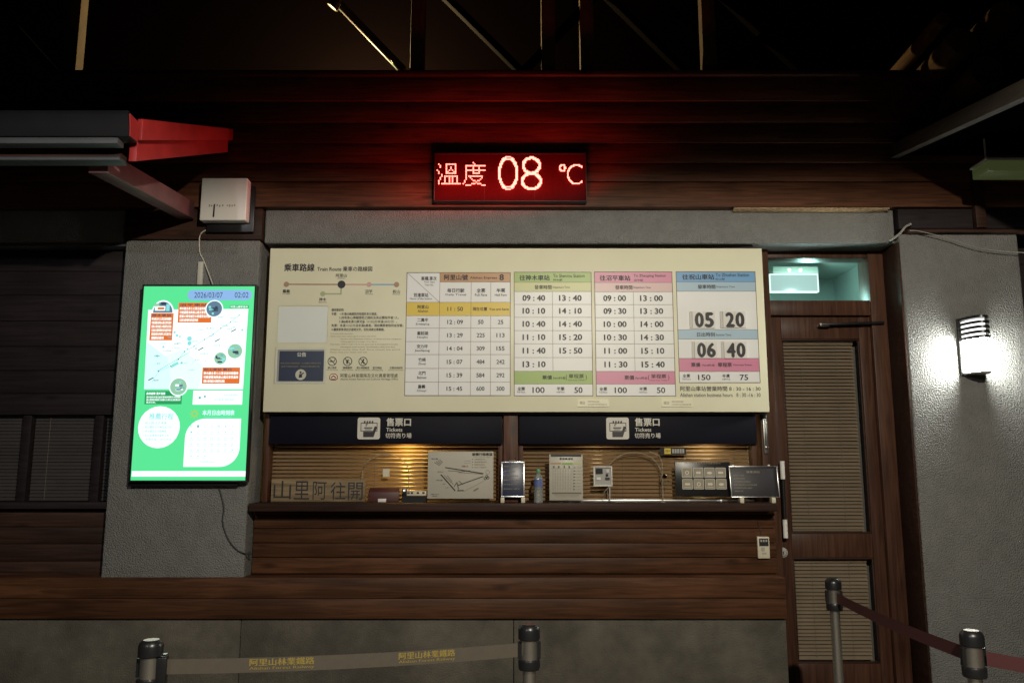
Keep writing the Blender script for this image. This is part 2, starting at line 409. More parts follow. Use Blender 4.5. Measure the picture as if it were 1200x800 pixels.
# fascia boarding of lapped planks
ys = [88, 119, 144, 168, 191, 213, 243]
m = MB()
for i in range(6):
    zt, zb = wz(ys[i], -.03), wz(ys[i+1], -.03)
    xs = [XL, XR]
    for a, b in zip(xs, xs[1:]):
        m.xprism([(-.040, zb+.001), (-.026, zt-.004), (.03, zt-.004), (.03, zb+.001)], a+.001, b-.001, 'fascia_wood')
m.build('fascia_boarding', B, bevel=.0025)
m = MB(); m.box(XL, XR, -.06, 1.9, wz(88,-.06)+.002, wz(82,-.06), 'dark_wood'); m.build('balcony_edge', B, bevel=.004)
m = MB(); m.box(wx(860,240,-.04), wx(1042,240,-.04), -.045, .03, wz(243,-.04)-.012, wz(243,-.04)-.001, 'highlight_wood'); m.build('highlight_strip', B, bevel=.002)  # pale strip standing in for the highlight along the fascia's lower edge
# trim under the fascia
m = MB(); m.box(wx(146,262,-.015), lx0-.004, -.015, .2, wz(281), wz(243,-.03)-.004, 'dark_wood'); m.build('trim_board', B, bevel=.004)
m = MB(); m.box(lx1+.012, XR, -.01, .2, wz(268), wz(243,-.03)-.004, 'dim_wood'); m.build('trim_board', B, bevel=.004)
m = MB(); m.xprism([(-.05, wz(272,-.05)), (-.05, wz(269,-.05)), (-.03, wz(267,-.05)), (.1, wz(267,-.05)), (.1, wz(272,-.05))], wx(1064,270,-.05), XR, 'dark_wood'); m.build('ledge_moulding', B, bevel=.002)
m = MB(); m.box(wx(1139,232,-.03), wx(1151,232,-.03), -.06, -.01, wz(267,-.05)+.001, wz(205,-.05), 'dark_wood'); m.build('batten', B, bevel=.004)
# counter front planks, lower ledge boards, base wall
cx0, cx1 = wx(296,640,.14), wx(910,640,.14)
m = MB(); yl = [603, 619, 636, 653, 672]
for a, b in zip(yl, yl[1:]):
    za, zb = wz(a,.14), wz(b,.14); 
    for p, q in ((cx0, cx1),):
        m.box(p+.0008, q-.0008, .14+random.uniform(-.003,.003), .24, zb+.0035, za-.001, 'counter_wood')
m.build('counter_boarding', B, bevel=.0025)
m = MB(); m.box(cx0+.02, cx1-.02, .17, .30, wz(680,.14), wz(600,.14), 'black_matte'); m.build('counter_backing', B)
m = MB()
for a, b in ((676.5, 701), (701, 725)):
    za, zb = wz(a,-.03), wz(b,-.03); 
    for p, q in ((XL, wx(921.5,700,-.03)),):
        m.box(p+.0008, q-.0008, -.03, .235, zb+.002, za-.001, 'counter_wood')
m.build('ledge_boarding', B, bevel=.003)
m = MB(); bxr = wx(923,760,.0); xs = [XL, wx(-190,760), wx(281,760), wx(920-318,760), bxr]
m = MB()
for a, b in zip(xs, xs[1:]): m.box(a+.002, b-.002, 0, .24, 0, wz(725,-.03)-.001, 'base_render')
m.build('base_wall', B, bevel=.004)
# counter shelf
m = MB(); sx0, sx1 = wx(291,595,-.02), wx(911.5,594,-.02)
m.box(sx0, sx1, -.02, .31, wz(599,-.02), wz(589.5,-.02), 'dark_wood'); m.build('counter_shelf', B, bevel=.004)
m = MB(); m.box(cx0, cx1+.004, .115, .2, wz(602.6,.115), wz(599,-.02)-.001, 'counter_wood'); m.build('shelf_trim', B, bevel=.002)
ZS = wz(589.5, -.02)                               # shelf top height
m = MB(); m.box(wx(663,586,.19), wx(886,586,.19), .175, .215, ZS+.001, ZS+.016, 'alu'); m.build('sill_track', B, bevel=.002)
# left bay: boards, window, boards
m = MB(); yy = [290, 318, 346, 376, 406, 434, 461, 486]
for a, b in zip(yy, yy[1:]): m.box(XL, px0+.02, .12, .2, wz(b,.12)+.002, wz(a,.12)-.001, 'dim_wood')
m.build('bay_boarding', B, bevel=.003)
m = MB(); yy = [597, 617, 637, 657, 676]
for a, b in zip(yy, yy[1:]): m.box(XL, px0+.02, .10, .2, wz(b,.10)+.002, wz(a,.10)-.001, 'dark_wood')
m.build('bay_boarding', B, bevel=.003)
MB().box(XL, px0-.001, .03, .3, wz(596,.03), wz(588,.03), 'dim_wood').build('bay_ledge', B, bevel=.003); MB().box(XL, px0-.001, .02, .3, wz(288.5,.02), wz(285.5,.02), 'trim_grey').build('bay_ledge', B, bevel=.003)
zt, zb = wz(486,.14), wz(588,.14)
BW = MB().rect(XL, px0, zb, zt, .175, 'window_glass').build('bay_window', B)
for xx in (wx(28,536,.14), wx(113,536,.14)): MB().box(xx-.03, xx+.03, .14, .2, zb, zt, 'dim_wood').build('window_bar', BW, bevel=.003)
# ticket windows: jambs, mullion, panes
FY = .15
zwt, zwb = wz(483,FY), ZS+.001
def tw(xa, xb, arch):
    m = MB(); m.box(xa, xa+.035, FY+.02, FY+.12, zwb, zwt, 'post_wood'); m.box(xb-.035, xb, FY+.02, FY+.12, zwb, zwt, 'post_wood')
    m.box(xa+.036, xb-.036, FY+.03, FY+.12, zwt-.03, zwt, 'dark_wood')
    W = m.build('ticket_window', B, bevel=.002)
    g = MB(); g.rect(xa+.035, xb-.035, zwb, zwt-.03, FY+.055, 'window_glass'); g.build('window_pane', W)
    a = MB(); (l, t), (r, _) = arch
    X0, X1 = wx(l, 570, FY+.05), wx(r, 570, FY+.05); zt_ = wz(t, FY+.05); rad = (X1-X0)/2
    pts = [(X0, FY+.049, zwb+.01)]+[((X0+X1)/2-rad*math.cos(R(i*12)), FY+.049, zt_-rad*.8+rad*.8*math.sin(R(i*12))) for i in range(16)]+[(X1, FY+.049, zwb+.01)]
    a.tube(pts, .0035, 'acrylic_edge', 6); a.build('speaking_hatch_edge', W)
    return W
mx0, mx1 = wx(590,515,.13), wx(607,515,.13)
tw(wx(309,540,.17), mx0-.002, ((424, 532), (479, 532)))
tw(mx1+.002, wx(888,540,.17), ((712, 530), (775, 530)))
m = MB(); m.box(mx0, mx1, .12, .27, zwb, zwt, 'post_wood'); m.build('mullion_post', B, bevel=.004)
# door frame, transom, door
DY = .27
jx0, jx1 = wx(889,440,.2), wx(905,440,.2)
m = MB(); m.box(jx0, jx1+.012, .2, .36, .0, wz(288,.2), 'door_wood')
m.box(wx(1024,440,DY), rx0+.001, DY-.03, .42, 0, wz(288,DY), 'door_wood')
m.box(jx1+.013, wx(1024,440,DY)-.001, DY-.02, .4, wz(303,DY), wz(287,DY), 'door_wood')
m.box(jx1+.013, wx(1024,440,DY)-.001, DY-.02, .4, wz(370,DY), wz(352.5,DY), 'door_wood')
m.box(jx1+.013, wx(1024,440,DY)-.001, DY-.0, .4, .0, .08, 'dull_metal')
DF = m.build('door_frame', B, bevel=.004)
tx0, tx1 = jx1+.013, wx(1024,440,DY)-.001
m = MB(); m.rect(tx0, tx1, wz(352.5,DY), wz(303,DY), DY+.03, 'window_glass'); m.build('transom_pane', DF)
# door leaf
dl, dr = jx1+.016, wx(1024,440,DY)-.004
ux0, ux1 = wx(920,511,DY), wx(1013,511,DY); uz1, uz0 = wz(397,DY), wz(625,DY)
lwx0, lwx1 = wx(934,715,DY), wx(1030,715,DY); lz1, lz0 = wz(653,DY), wz(777,DY)
ux0 = lwx0 = (ux0+lwx0)/2; ux1 = lwx1 = (ux1+lwx1)/2
m = MB(); ztop = wz(371.5,DY)
m.box(dl, ux0, DY, DY+.045, .085, ztop, 'door_wood'); m.box(ux1, dr, DY, DY+.045, .085, ztop, 'door_wood')
for a, b in ((uz1, ztop), (lz1, uz0), (.085, lz0)): m.box(ux0+.0005, ux1-.0005, DY+.001, DY+.044, a, b, 'door_wood')
DOOR = m.build('door', B, bevel=.0035)
m = MB()
for a, b in ((uz0, uz1), (lz0, lz1)):
    t = .012
    m.box(ux0, ux1, DY+.006, DY+.02, a, a+t, 'dark_wood'); m.box(ux0, ux1, DY+.006, DY+.02, b-t, b, 'dark_wood')
    m.box(ux0, ux0+t, DY+.006, DY+.02, a+t, b-t, 'dark_wood'); m.box(ux1-t, ux1, DY+.006, DY+.02, a+t, b-t, 'dark_wood')
m.build('glazing_bead', DOOR, bevel=.003)
for a, b in ((uz0, uz1), (lz0, lz1)):
    MB().rect(ux0+.012, ux1-.012, a+.012, b-.012, DY+.018, 'window_glass').build('door_pane', DOOR)
hx = wx(918.5,583,DY-.06)
m = MB(); z1, z0 = wz(540,DY-.06), wz(630,DY-.06)
m.tube([(hx, DY-.06, z1-.02), (hx, DY-.06, z0+.02)], .013, 'black_plastic', 12)
for za in (z1-.12, z0+.12): m.tube([(hx, DY-.06, za), (hx, DY, za)], .008, 'black_plastic', 8)
H = m.build('pull_handle', DOOR)
m = MB(); s_ = .016
for za, zb in ((z1, z1-.125), (z0+.125, z0)): m.lathe([(0, zb), (s_, zb), (s_, za), (0, za)], hx, DY-.06, 'white_plastic', 16)
m.build('grip_sleeve', H)
m = MB(); x, z = wx(917,647,DY), wz(647,DY)
cyl = MB(); cyl.lathe([(0, .022), (.018, .022), (.021, .018), (.034, .012), (.036, 0)], 0, 0, 'steel', 24)
m.add([(x+p[0], DY-p[2], z+p[1]) for p in cyl.v], cyl.f, 'grey_plastic'); m.box(x-.003, x+.003, DY-.0235, DY-.02, z-.010, z+.010, 'black_matte')
m.build('door_lock', DOOR)
m = MB(); za = wz(380,DY-.05)
m.beam((wx(962,381,DY-.05), DY-.05, za), (wx(1036,378,DY-.05), DY-.05, wz(378,DY-.05)), .022, .018, 'black_plastic')
m.box(wx(960,381,DY-.05), wx(972,381,DY-.05), DY-.06, DY, za-.016, za+.012, 'steel')
m.build('door_closer', DOOR, bevel=.003)
m = MB(); bx, bz1, bz0 = wx(896.5,508,.2), wz(486,.19), wz(531,.19)
m.box(bx-.014, bx+.014, .185, .2, bz0, bz1, 'dull_metal'); m.tube([(bx, .178, bz0+.05), (bx, .178, bz1-.03)], .007, 'dull_metal', 10)
m.box(bx-.009, bx+.009, .17, .186, bz0+.03, bz0+.05, 'steel'); m.box(bx-.009, bx+.009, .172, .186, bz1-.04, bz1-.025, 'dull_metal')
m.build('hasp_plate', DF, bevel=.002)
m = MB(); m.box(rx0-.016, rx0-.001, .004, DY-.032, 0, wz(288,.1), 'dark_wood'); m.build('reveal_lining', B, bevel=.003)
# rooms behind the glass
RZ = .95
m = MB(); m.box(XL, jx1, RZ, RZ+.05, 0, wz(284,.2), 'room_dark'); m.box(XL, jx1, .40, RZ-.001, .7, .75, 'room_dark')
m.box(XL, XR, .46, 3.1, wz(284,.2)+.16, wz(284,.2)+.22, 'room_dark'); m.box(jx1-.03, jx1+.005, .37, 3.0, 0, wz(284,.2)+.16, 'room_green')
m.box(px0+.05, px0+.1, .41, RZ, .76, wz(284,.2), 'room_dark')
m.build('office_wall', B)
m = MB(); yb = 1.75; zc = wz(297,.9)
m.box(jx1+.006, 4.2, yb, yb+.05, 0, zc+.3, 'room_green')
xw = wx(977,330,yb)
m.box(xw, xw+.05, .52, yb-.001, 0, zc+.3, 'room_green')
m.box(jx1+.006, xw-.001, .46, yb-.001, wz(307,.9)+.05, wz(307,.9)+.1, 'room_green')
m.box(jx1+.006, rx0+.3, .40, .43, 0, wz(353,.4), 'room_dark'); m.build('hall_wall_and_light_stop', B)  # last box: unseen panel added to keep hall light off the door blinds
m = MB(); m.box(rx1+.001, XR, .16, .2, 0, wz(288,.1), 'dim_wood'); m.build('bay_boarding', B, bevel=.003)

# =================================================================== hall light seen from behind through the transom
EY = 1.0
E_ = thing('exit_light', 'pale lit exit light box hanging inside behind the glass over the door', 'exit light', (wx(931,331,EY), EY, wz(341,EY)))
m = MB(); a = (wx(903,331,EY), wx(958,331,EY), wz(341,EY), wz(322,EY))
m.box(a[0], a[1], EY, EY+.04, a[2], a[3], 'exit_face'); m.build('light_panel', E_, bevel=.003)
m = MB(); t = .008
m.box(a[0]-t, a[1]+t, EY-.006, EY+.046, a[2]-t, a[2]-.0005, 'exit_edge'); m.box(a[0]-t, a[1]+t, EY-.006, EY+.046, a[3]+.0005, a[3]+t, 'exit_edge')
m.box(a[0]-t, a[0]-.0005, EY-.006, EY+.046, a[2], a[3], 'exit_edge'); m.box(a[1]+.0005, a[1]+t, EY-.006, EY+.046, a[2], a[3], 'exit_edge'); m.build('panel_rim', E_)
m = MB(); m.box(wx(905,316,EY), wx(958,316,EY), EY-.02, EY+.08, a[3]+t+.001, wz(313,EY), 'grey_plastic'); m.build('housing', E_, bevel=.004)
m = MB()
for px in (924, 937): m.box(wx(px-1.3,317,EY), wx(px+1.3,317,EY), EY-.026, EY-.0205, wz(319,EY), wz(315.5,EY), 'exit_dot')
m.build('indicator_lamp', E_)
lamp('hall_light', 'POINT', (wx(930,330,1.1), .78, wz(330,.78)-.1), 15, (.50, 1, .88), shadow_soft_size=.06)

# =================================================================== blinds
def blind(name, label, x0, x1, z0, z1, y, pitch, tilt, mt, cords, group='venetian blinds behind the glass'):
    m = MB(); n = int((z1-z0)/pitch); wd = pitch*1.22; ca, sa = math.cos(R(tilt)), math.sin(R(tilt))
    for i in range(n):
        zc = z1-(i+.6)*pitch; jy = random.uniform(-.0006, .0006); tw_ = random.uniform(-.0012, .0012); vs = []
        for k in range(5):
            s = (k/4-.5)*wd; h = .0035*(1-(2*k/4-1)**2)         # across the slat, with its crown
            yy_ = s*ca - h*sa + jy; zz = s*sa + h*ca
            vs += [(x0+random.uniform(0, .003), y+yy_, zc+zz+tw_), (x1-random.uniform(0, .003), y+yy_, zc+zz-tw_)]
        m.add(vs, [(2*k, 2*k+1, 2*k+3, 2*k+2) for k in range(4)], mt)
    m.box(x0, x1, y-.012, y+.012, z1-.01, z1+.012, mt); m.box(x0, x1, y-.009, y+.009, z0, z0+.01, mt)
    o = m.build(name, origin=((x0+x1)/2, y, z0), label=label, cat='blind', group=group, smooth=60)
    c = MB()
    for f in cords: c.tube([(x0+f*(x1-x0), y-.014, z1), (x0+f*(x1-x0), y-.014, z0)], .0014, 'cord', 5)
    c.build('cord', o); return o
blind('venetian_blind', 'tan slatted blind glowing golden behind the route map sheet and name plank', wx(312,545,.24), mx0+.02, ZS-.02, zwt-.02, .272, .0268, 38, 'blind_tan', (.1, .45, .73, .9))
blind('venetian_blind', 'tan slatted blind behind the water bottle, fare sheet and payment sign', mx1-.02, wx(884,545,.24), ZS-.02, zwt-.02, .272, .0268, 38, 'blind_tan', (.1, .45, .72, .92))
blind('venetian_blind', 'tall tan slatted blind in the upper door panel', ux0+.014, ux1-.032, uz0+.014, uz1-.012, DY+.055, .0248, 46, 'blind_door', (.25, .75))
blind('venetian_blind', 'short tan slatted blind in the lower door panel', ux0+.014, ux1-.032, lz0+.014, lz1-.012, DY+.055, .0248, 46, 'blind_door', (.25, .75))
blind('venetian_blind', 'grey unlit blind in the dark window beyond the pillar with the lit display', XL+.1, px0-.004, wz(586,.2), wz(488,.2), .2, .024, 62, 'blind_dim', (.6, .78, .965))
# warm lights added unseen behind the two ticket fascias for the gold blind glow
lamp('blind_glow_light', 'POINT', (wx(476,518,.19), .186, wz(519,.186)), .7, (1, .62, .16), shadow_soft_size=.01)
MB().box(px1+.02, jx1-.031, .56, .60, .76, wz(470,.5), 'glow_panel_pale').build('added_glow_panel', B)  # pale panel added behind the blinds to catch a soft glow
for px_, py_, e_, c_ in ((476, 526, 3.2, (1, .58, .13)), (700, 520, .5, (1, .66, .3)), (828, 526, 1.3, (1, .72, .36))):
    lamp('office_light', 'POINT', (wx(px_, py_, .42), .42, wz(py_, .42)), e_, c_, shadow_soft_size=.04)
lamp('blind_glow_light', 'POINT', (wx(830,518,.19), .186, wz(519,.186)), .3, (1, .74, .40), shadow_soft_size=.01)

# =================================================================== LED temperature sign
LY = -.11
L_ = thing('led_sign', 'black LED temperature board with red glowing characters on the plank fascia', 'LED sign', (wx(598,238,LY), -.04, wz(238,LY)))
P = Panel((509,179),(687,179),(688,236),(508,236), LY)
m = MB(); t = .007
m.box(P.x0, P.x1, LY+.03, -.041, P.z0, P.z1, 'case_red_black')
for q in ((P.x0, P.x1, P.z0, P.z0+t), (P.x0, P.x1, P.z1-t, P.z1), (P.x0, P.x0+t, P.z0+t, P.z1-t), (P.x1-t, P.x1, P.z0+t, P.z1-t)):
    m.box(q[0], q[1], LY, LY+.0295, q[2], q[3], 'case_red_black')
m.build('case', L_, bevel=.002)
m = MB(); m.rect(P.x0+t, P.x1-t, P.z0+t, P.z1-t, LY+.024, 'led_face')
for f in (.33, .66): m.rect(P.x0+f*(P.x1-P.x0)-.001, P.x0+f*(P.x1-P.x0)+.001, P.z0+t, P.z1-t, LY+.023, 'black_matte')
m.build('led_panel', L_)
WEN = """................
.#....#######...
..#...#.....#...
..#...#..#..#...
......#..#..#...
#.....#.#.#.#...
.#....##...##...
.#....#######...
...#............
...#.#########..
..#..#..#.#..#..
..#..#..#.#..#..
.#...#..#.#..#..
.#...#..#.#..#..
.#.#############
................""".split('\n')
DU = """.......#........
........#.......
..##############
..#....#...#....
..#....#...#....
..##############
..#....#...#....
..#....#####....
..#.............
..#.##########..
..#..#.......#..
..#...#.....#...
.#.....##.##....
.#.......#......
#.....###.###...
..####.......###""".split('\n')
dots = []
def bitmap(rows, a, b, c, d):
    h, wd = len(rows), len(rows[0])
    for j, row in enumerate(rows):
        for i, ch in enumerate(row):
            if ch == '#': dots.append((a+(c-a)*(i+.5)/wd, b+(d-b)*(j+.5)/h))
def ellipse(cx, cy, rx, ry, gap=None, step=1.35, thick=2):
    got = set()
    for k in range(400):
        an = 2*math.pi*k/400
        if gap and gap[0] < math.degrees(an) < gap[1]: continue
        for q in range(thick):
            r_ = 1-q*1.3/min(rx, ry)
            got.add((round((cx+rx*r_*math.cos(an))/step), round((cy-ry*r_*math.sin(an))/step)))
    dots.extend((x*step, y*step) for x, y in got)
bitmap(WEN, 511.5, 189.5, 540, 217.5); bitmap(DU, 542, 189.5, 569, 217.5)
ellipse(595.5, 202.5, 11, 19.0); ellipse(622.8, 193.6, 10.2, 9.6); ellipse(622.8, 212, 11.6, 9.6)
ellipse(659, 196.5, 3.4, 3.4, thick=1); ellipse(675.5, 204, 10, 11, gap=(-1, 42), thick=1)
dots = [d for d in dots if not (d[0] > 682.5)]
CH = [('led_character', 0, 541), ('led_character', 541, 575), ('led_character', 575, 609), ('led_character', 609, 645), ('led_character', 645, 700)]
ms = [MB() for _ in CH]
for px, py in dots:
    m = ms[[i for i, c in enumerate(CH) if c[1] <= px < c[2]][0]]
    x, z = P.p(px, py); r = .0050; y = LY+.004
    vs = []
    for rr, yy_ in ((r, y+.004), (r*.75, y-.001)):
        vs += [(x+rr*math.cos(R(60*i)), yy_, z+rr*math.sin(R(60*i))) for i in range(6)]
    vs.append((x, y-.0025, z))
    m.add(vs, [(i, (i+1)%6, 6+(i+1)%6, 6+i) for i in range(6)]+[(6+i, 6+(i+1)%6, 12) for i in range(6)]+[(5,4,3,2,1,0)], 'led_red')
for m in ms: m.build('led_character', L_, smooth=0)
for fx, e in ((.1, .4), (.3, .4), (.5, .5), (.7, .45), (.92, .3)):
    lamp('led_glow', 'SPOT', (P.x0+fx*(P.x1-P.x0), LY-.19, P.z0+.02), e*14, (1, .02, .015), Vector((-.30, .12, 1)).to_track_quat('-Z', 'Y').to_euler(), shadow_soft_size=.06, spot_size=R(176), spot_blend=.25)

# =================================================================== timetable board
BY = .05
BP = Panel((316,292),(892,290),(902.5,482),(309,483), BY)
TB = thing('timetable_board', 'wide cream timetable board with coloured train tables over the ticket windows', 'timetable board', ((BP.x0+BP.x1)/2, .10, BP.z0))
m = MB(); m.box(BP.x0, BP.x1, BY, .085, BP.z0, BP.z1, 'board_cream'); m.build('panel', TB, bevel=.003)
m = MB(); m.box(BP.x0+.004, BP.x1-.004, .0855, .118, BP.z0-.012, BP.z1+.012, 'case_red_black'); m.build('backing_frame', TB, bevel=.002)
def tline(m, P, a, b, c, d, t=.0028, mt='ink_line', lift=.0016):
    x0, z0 = P.p(a, b); x1, z1 = P.p(c, d); m.line(x0, z0, x1, z1, t, P.Y-lift, mt)
# --- route map
m = MB(); P = BP
T(m, P, '乘車路線', 332.5, 310, 367.5, 318.8, bold=.02); T(m, P, 'Train Route 乗車の路線図', 370.8, 313, 435, 318.6)
for a, c, mt in ((335, 399, 'route_brown'), (399, 431, 'route_pink'), (431, 464, 'route_blue')): tline(m, P, a, 334, c, 334, .010, mt, .001)
tline(m, P, 399.3, 334, 398.6, 346, .010, 'route_green', .0012); tline(m, P, 378, 345, 399.6, 345, .010, 'route_green', .0014)
for px, py, r, mt in ((335, 334, .019, 'route_brown'), (399.3, 334, .028, 'ink'), (431.5, 334, .018, 'route_pink'), (463.6, 334, .019, 'route_brown'), (377.5, 345, .018, 'route_green')):
    x, z = P.p(px, py); m.disc(x, z, r, P.Y-.002, mt)
for s, e, px, py in (('嘉義', 'Chiayi', 335, 342), ('阿里山', 'Alishan', 399, 323.5), ('沼平', 'Zhaoping', 431.3, 342), ('祝山', 'Zhushan', 463.4, 342), ('神木', 'Shenmu', 377.5, 351.5)):
    wd = 2.1*len(s); T(m, P, s, px-wd, py-1.9, px+wd, py+1.9, bold=.01); T(m, P, e, px-4.5, py+2.4, px+4.5, py+3.9, bold=.0)
for i, (s, a, c) in enumerate((('優待票說明:', 388, 402.5), ('半票： 1.年滿65歲國民持有國民身分證者。', 388, 441.5), ('2.持有身心障礙證明之國民及其必要陪伴者1人。', 397, 466.5),
                               ('3.滿6歲未滿12歲兒童（115公分未滿150公分）。', 397, 464.5), ('免票：未滿115公分且未滿6歲者，須由購票者陪同並保管。', 388, 472), ('＊購票乘車須出示證明文件，否則須補全票票價。', 388, 450))):
    y = (363.8, 368.4, 372.7, 377.3, 381.9, 386.7)[i]; T(m, P, s, a, y-1.7, c, y+1.6, bold=.006)
for i, (s, a, c) in enumerate((('Concession ticket description', 387, 413), ('Half fare ticket: Senior citizens aged 65 and above with valid ID', 387, 440), ('Persons with disabilities holding a certificate and one companion', 399, 470), ('Children aged 6 to 12, or height 115 to 150 cm', 399, 441),
                               ('Free ticket: children under 115 cm and aged under 6 accompanied by an adult', 387, 466), ('Passengers must present identification when boarding', 399, 462), ('Otherwise the full fare must be paid', 387, 468), ('Please keep your ticket until exit', 387, 430))):
    y = 391.6+i*3.1; T(m, P, s, a, y-.9, c, y+.9, 'ink_grey', 0)
for k, px in enumerate((389.3, 407.3, 425.3)):
    x, z = P.p(px, 423.8); r = P.p(px+5.3, 423.8)[0]-x
    m.ring(x, z, r, .005, P.Y-.0015, 'ink'); y = P.Y-.002
    if k == 0:
        m.rect(x-r*.6, x+r*.35, z-r*.12, z+r*.1, y, 'ink'); m.line(x+r*.45, z-r*.1, x+r*.6, z+r*.5, .004, y, 'ink')
    elif k == 1:
        m.rect(x-r*.3, x+r*.1, z-r*.5, z+r*.3, y, 'ink'); m.rect(x+r*.1, x+r*.35, z+r*.1, z+r*.35, y, 'ink')
    else:
        m.disc(x+r*.1, z+r*.4, r*.17, y, 'ink'); m.line(x+r*.1, z+r*.3, x-r*.15, z-r*.15, .009, y, 'ink'); m.line(x-r*.15, z-r*.1, x+r*.3, z-r*.55, .006, y, 'ink'); m.line(x-r*.1, z-r*.1, x-r*.45, z-r*.5, .006, y, 'ink')
    m.line(x-r*.68, z+r*.68, x+r*.68, z-r*.68, .0045, y-.0006, 'ink')
for px, s, e in ((389.3, '禁止吸菸', 'No smoking'), (407.3, '禁帶寵物', 'No pets'), (425.3, '禁止跨越軌道', 'Do not cross the track'), (442, '官方網站', 'Website'), (464, '訂票系統說明', 'Booking information')):
    wd = 1.05*len(s); T(m, P, s, px-wd-1, 430, px+wd+1, 432.6, bold=.005); T(m, P, e, px-wd-2.5, 433.4, px+wd+2.5, 434.6, bold=0)
x, z = P.p(391, 442); r = P.p(396, 442)[0]-x                    # red arch emblem
pts = [(-1,-.5),(-1,.25),(-.45,.75),(.45,.75),(1,.25),(1,-.5),(.55,-.8),(-.55,-.8)]
m.poly([(x+p[0]*r, z+p[1]*r) for p in pts], P.Y-.0014, 'ink_red'); m.poly([(x+p[0]*r*.8, z+p[1]*r*.78) for p in pts], P.Y-.002, 'board_cream')
for s in (-1, 1): m.line(x, z+r*.3, x+s*r*.62, z-r*.28, .008, P.Y-.0026, 'ink_red')
m.line(x-r*.5, z-r*.55, x+r*.5, z-r*.55, .006, P.Y-.0026, 'ink')
T(m, P, '阿里山林業鐵路及文化資產管理處', 399, 438, 466, 442.6, bold=.0); T(m, P, 'Alishan Forest Railway and Cultural Heritage Office', 399, 443.5, 466.3, 446, bold=.0)
m.build('route_map', TB, smooth=0)
# --- clear sleeve and notice
m = MB(); a = BP.r(326, 360, 383, 402)
m.rect(a[0], a[1], a[2], a[3], BY-.0015, 'board_white'); m.build('backing_card', TB, smooth=0)
m = MB(); m.box(a[0]-.006, a[1]+.006, BY-.012, BY-.008, a[2]-.006, a[3]+.006, 'acrylic'); m.build('clear_sleeve', TB)
m = MB(); a = BP.r(323.5, 408.5, 381.5, 449.5); m.rect(*a, BY-.003, 'grey_plastic'); m.frame(*a, BY-.005, .010, 'white_plastic')
b = BP.r(327.5, 412, 379.5, 447); m.rect(*b, BY-.0045, 'notice_navy')
N = m.build('notice', TB, smooth=0)
m = MB(); pN = BP; T(m, pN, '公告', 348.5, 413.5, 359, 418.5, 'ink_white', .01, .006)
T(m, pN, '阿里山至祝山因氣候因素，班次調整及停駛請洽車站。', 329.5, 425.2, 377, 427.2, 'ink_grey', 0, .006); T(m, pN, '造成不便敬請見諒，詳情請參閱官網公告。', 330, 429, 375.5, 431, 'ink_grey', 0, .006)
m.build('notice_lettering', N, smooth=0); m = MB()
x, z = BP.p(353, 439.5); r = BP.p(359.3, 439.5)[0]-x; m.disc(x, z, r, BY-.006, 'picto_white')
m.disc(x-r*.05, z+r*.42, r*.2, BY-.0068, 'ink'); m.poly([(x-r*.35, z-r*.6), (x+r*.3, z-r*.5), (x+r*.2, z+r*.15), (x-r*.3, z+r*.1)], BY-.0068, 'ink'); m.line(x+r*.1, z, x+r*.55, z+r*.35, r*.22, BY-.0072, 'ink')
m.build('notice_pictogram', N, smooth=0)
m = MB(); a = BP.r(323.5, 408.5, 381.5, 449.5); m.box(a[0]-.004, a[1]+.004, BY-.016, BY-.012, a[2]-.004, a[3]+.004, 'acrylic'); m.build('clear_cover', N)
# --- table helper
class Tab:
    def __init__(s, l, r, t, b):
        s.x0 = BP.p(l, (t+b)/2)[0]; s.x1 = BP.p(r, (t+b)/2)[0]; s.z1 = BP.p((l+r)/2, t)[1]; s.z0 = BP.p((l+r)/2, b)[1]
        s.l, s.rr, s.t, s.b = l, r, t, b; s.m = MB(); s.m.rect(s.x0, s.x1, s.z0, s.z1, BY-.001, 'board_white'); s.px = (s.x1-s.x0)/(r-l)
    def X(s, px): return s.x0+(px-s.l)*s.px
    def Z(s, py): return s.z1+(py-s.t)*(s.z0-s.z1)/(s.b-s.t)
    def band(s, a, b, m, l=None, r=None): s.m.rect(s.X(s.l if l is None else l), s.X(s.rr if r is None else r), s.Z(b), s.Z(a), BY-.0018, m)
    def hl(s, y, l=None, r=None, t=.0024): s.m.rect(s.X(l or s.l), s.X(r or s.rr), s.Z(y)-t/2, s.Z(y)+t/2, BY-.0026, 'ink_line')
    def vl(s, x, a, b, t=.0024): s.m.rect(s.X(x)-t/2, s.X(x)+t/2, s.Z(b), s.Z(a), BY-.0027, 'ink_line')
    def t_(s, body, cx, cy, w_, h_, m='ink', bold=.012, keep=None): text(s.m, body, s.X(cx-w_/2), s.X(cx+w_/2), s.Z(cy+h_/2), s.Z(cy-h_/2), BY-.0034, m, bold, keep)
    def outline(s): s.m.frame(s.x0-.001, s.x1+.001, s.z0-.001, s.z1+.001, BY-.003, .0045, 'ink_line')
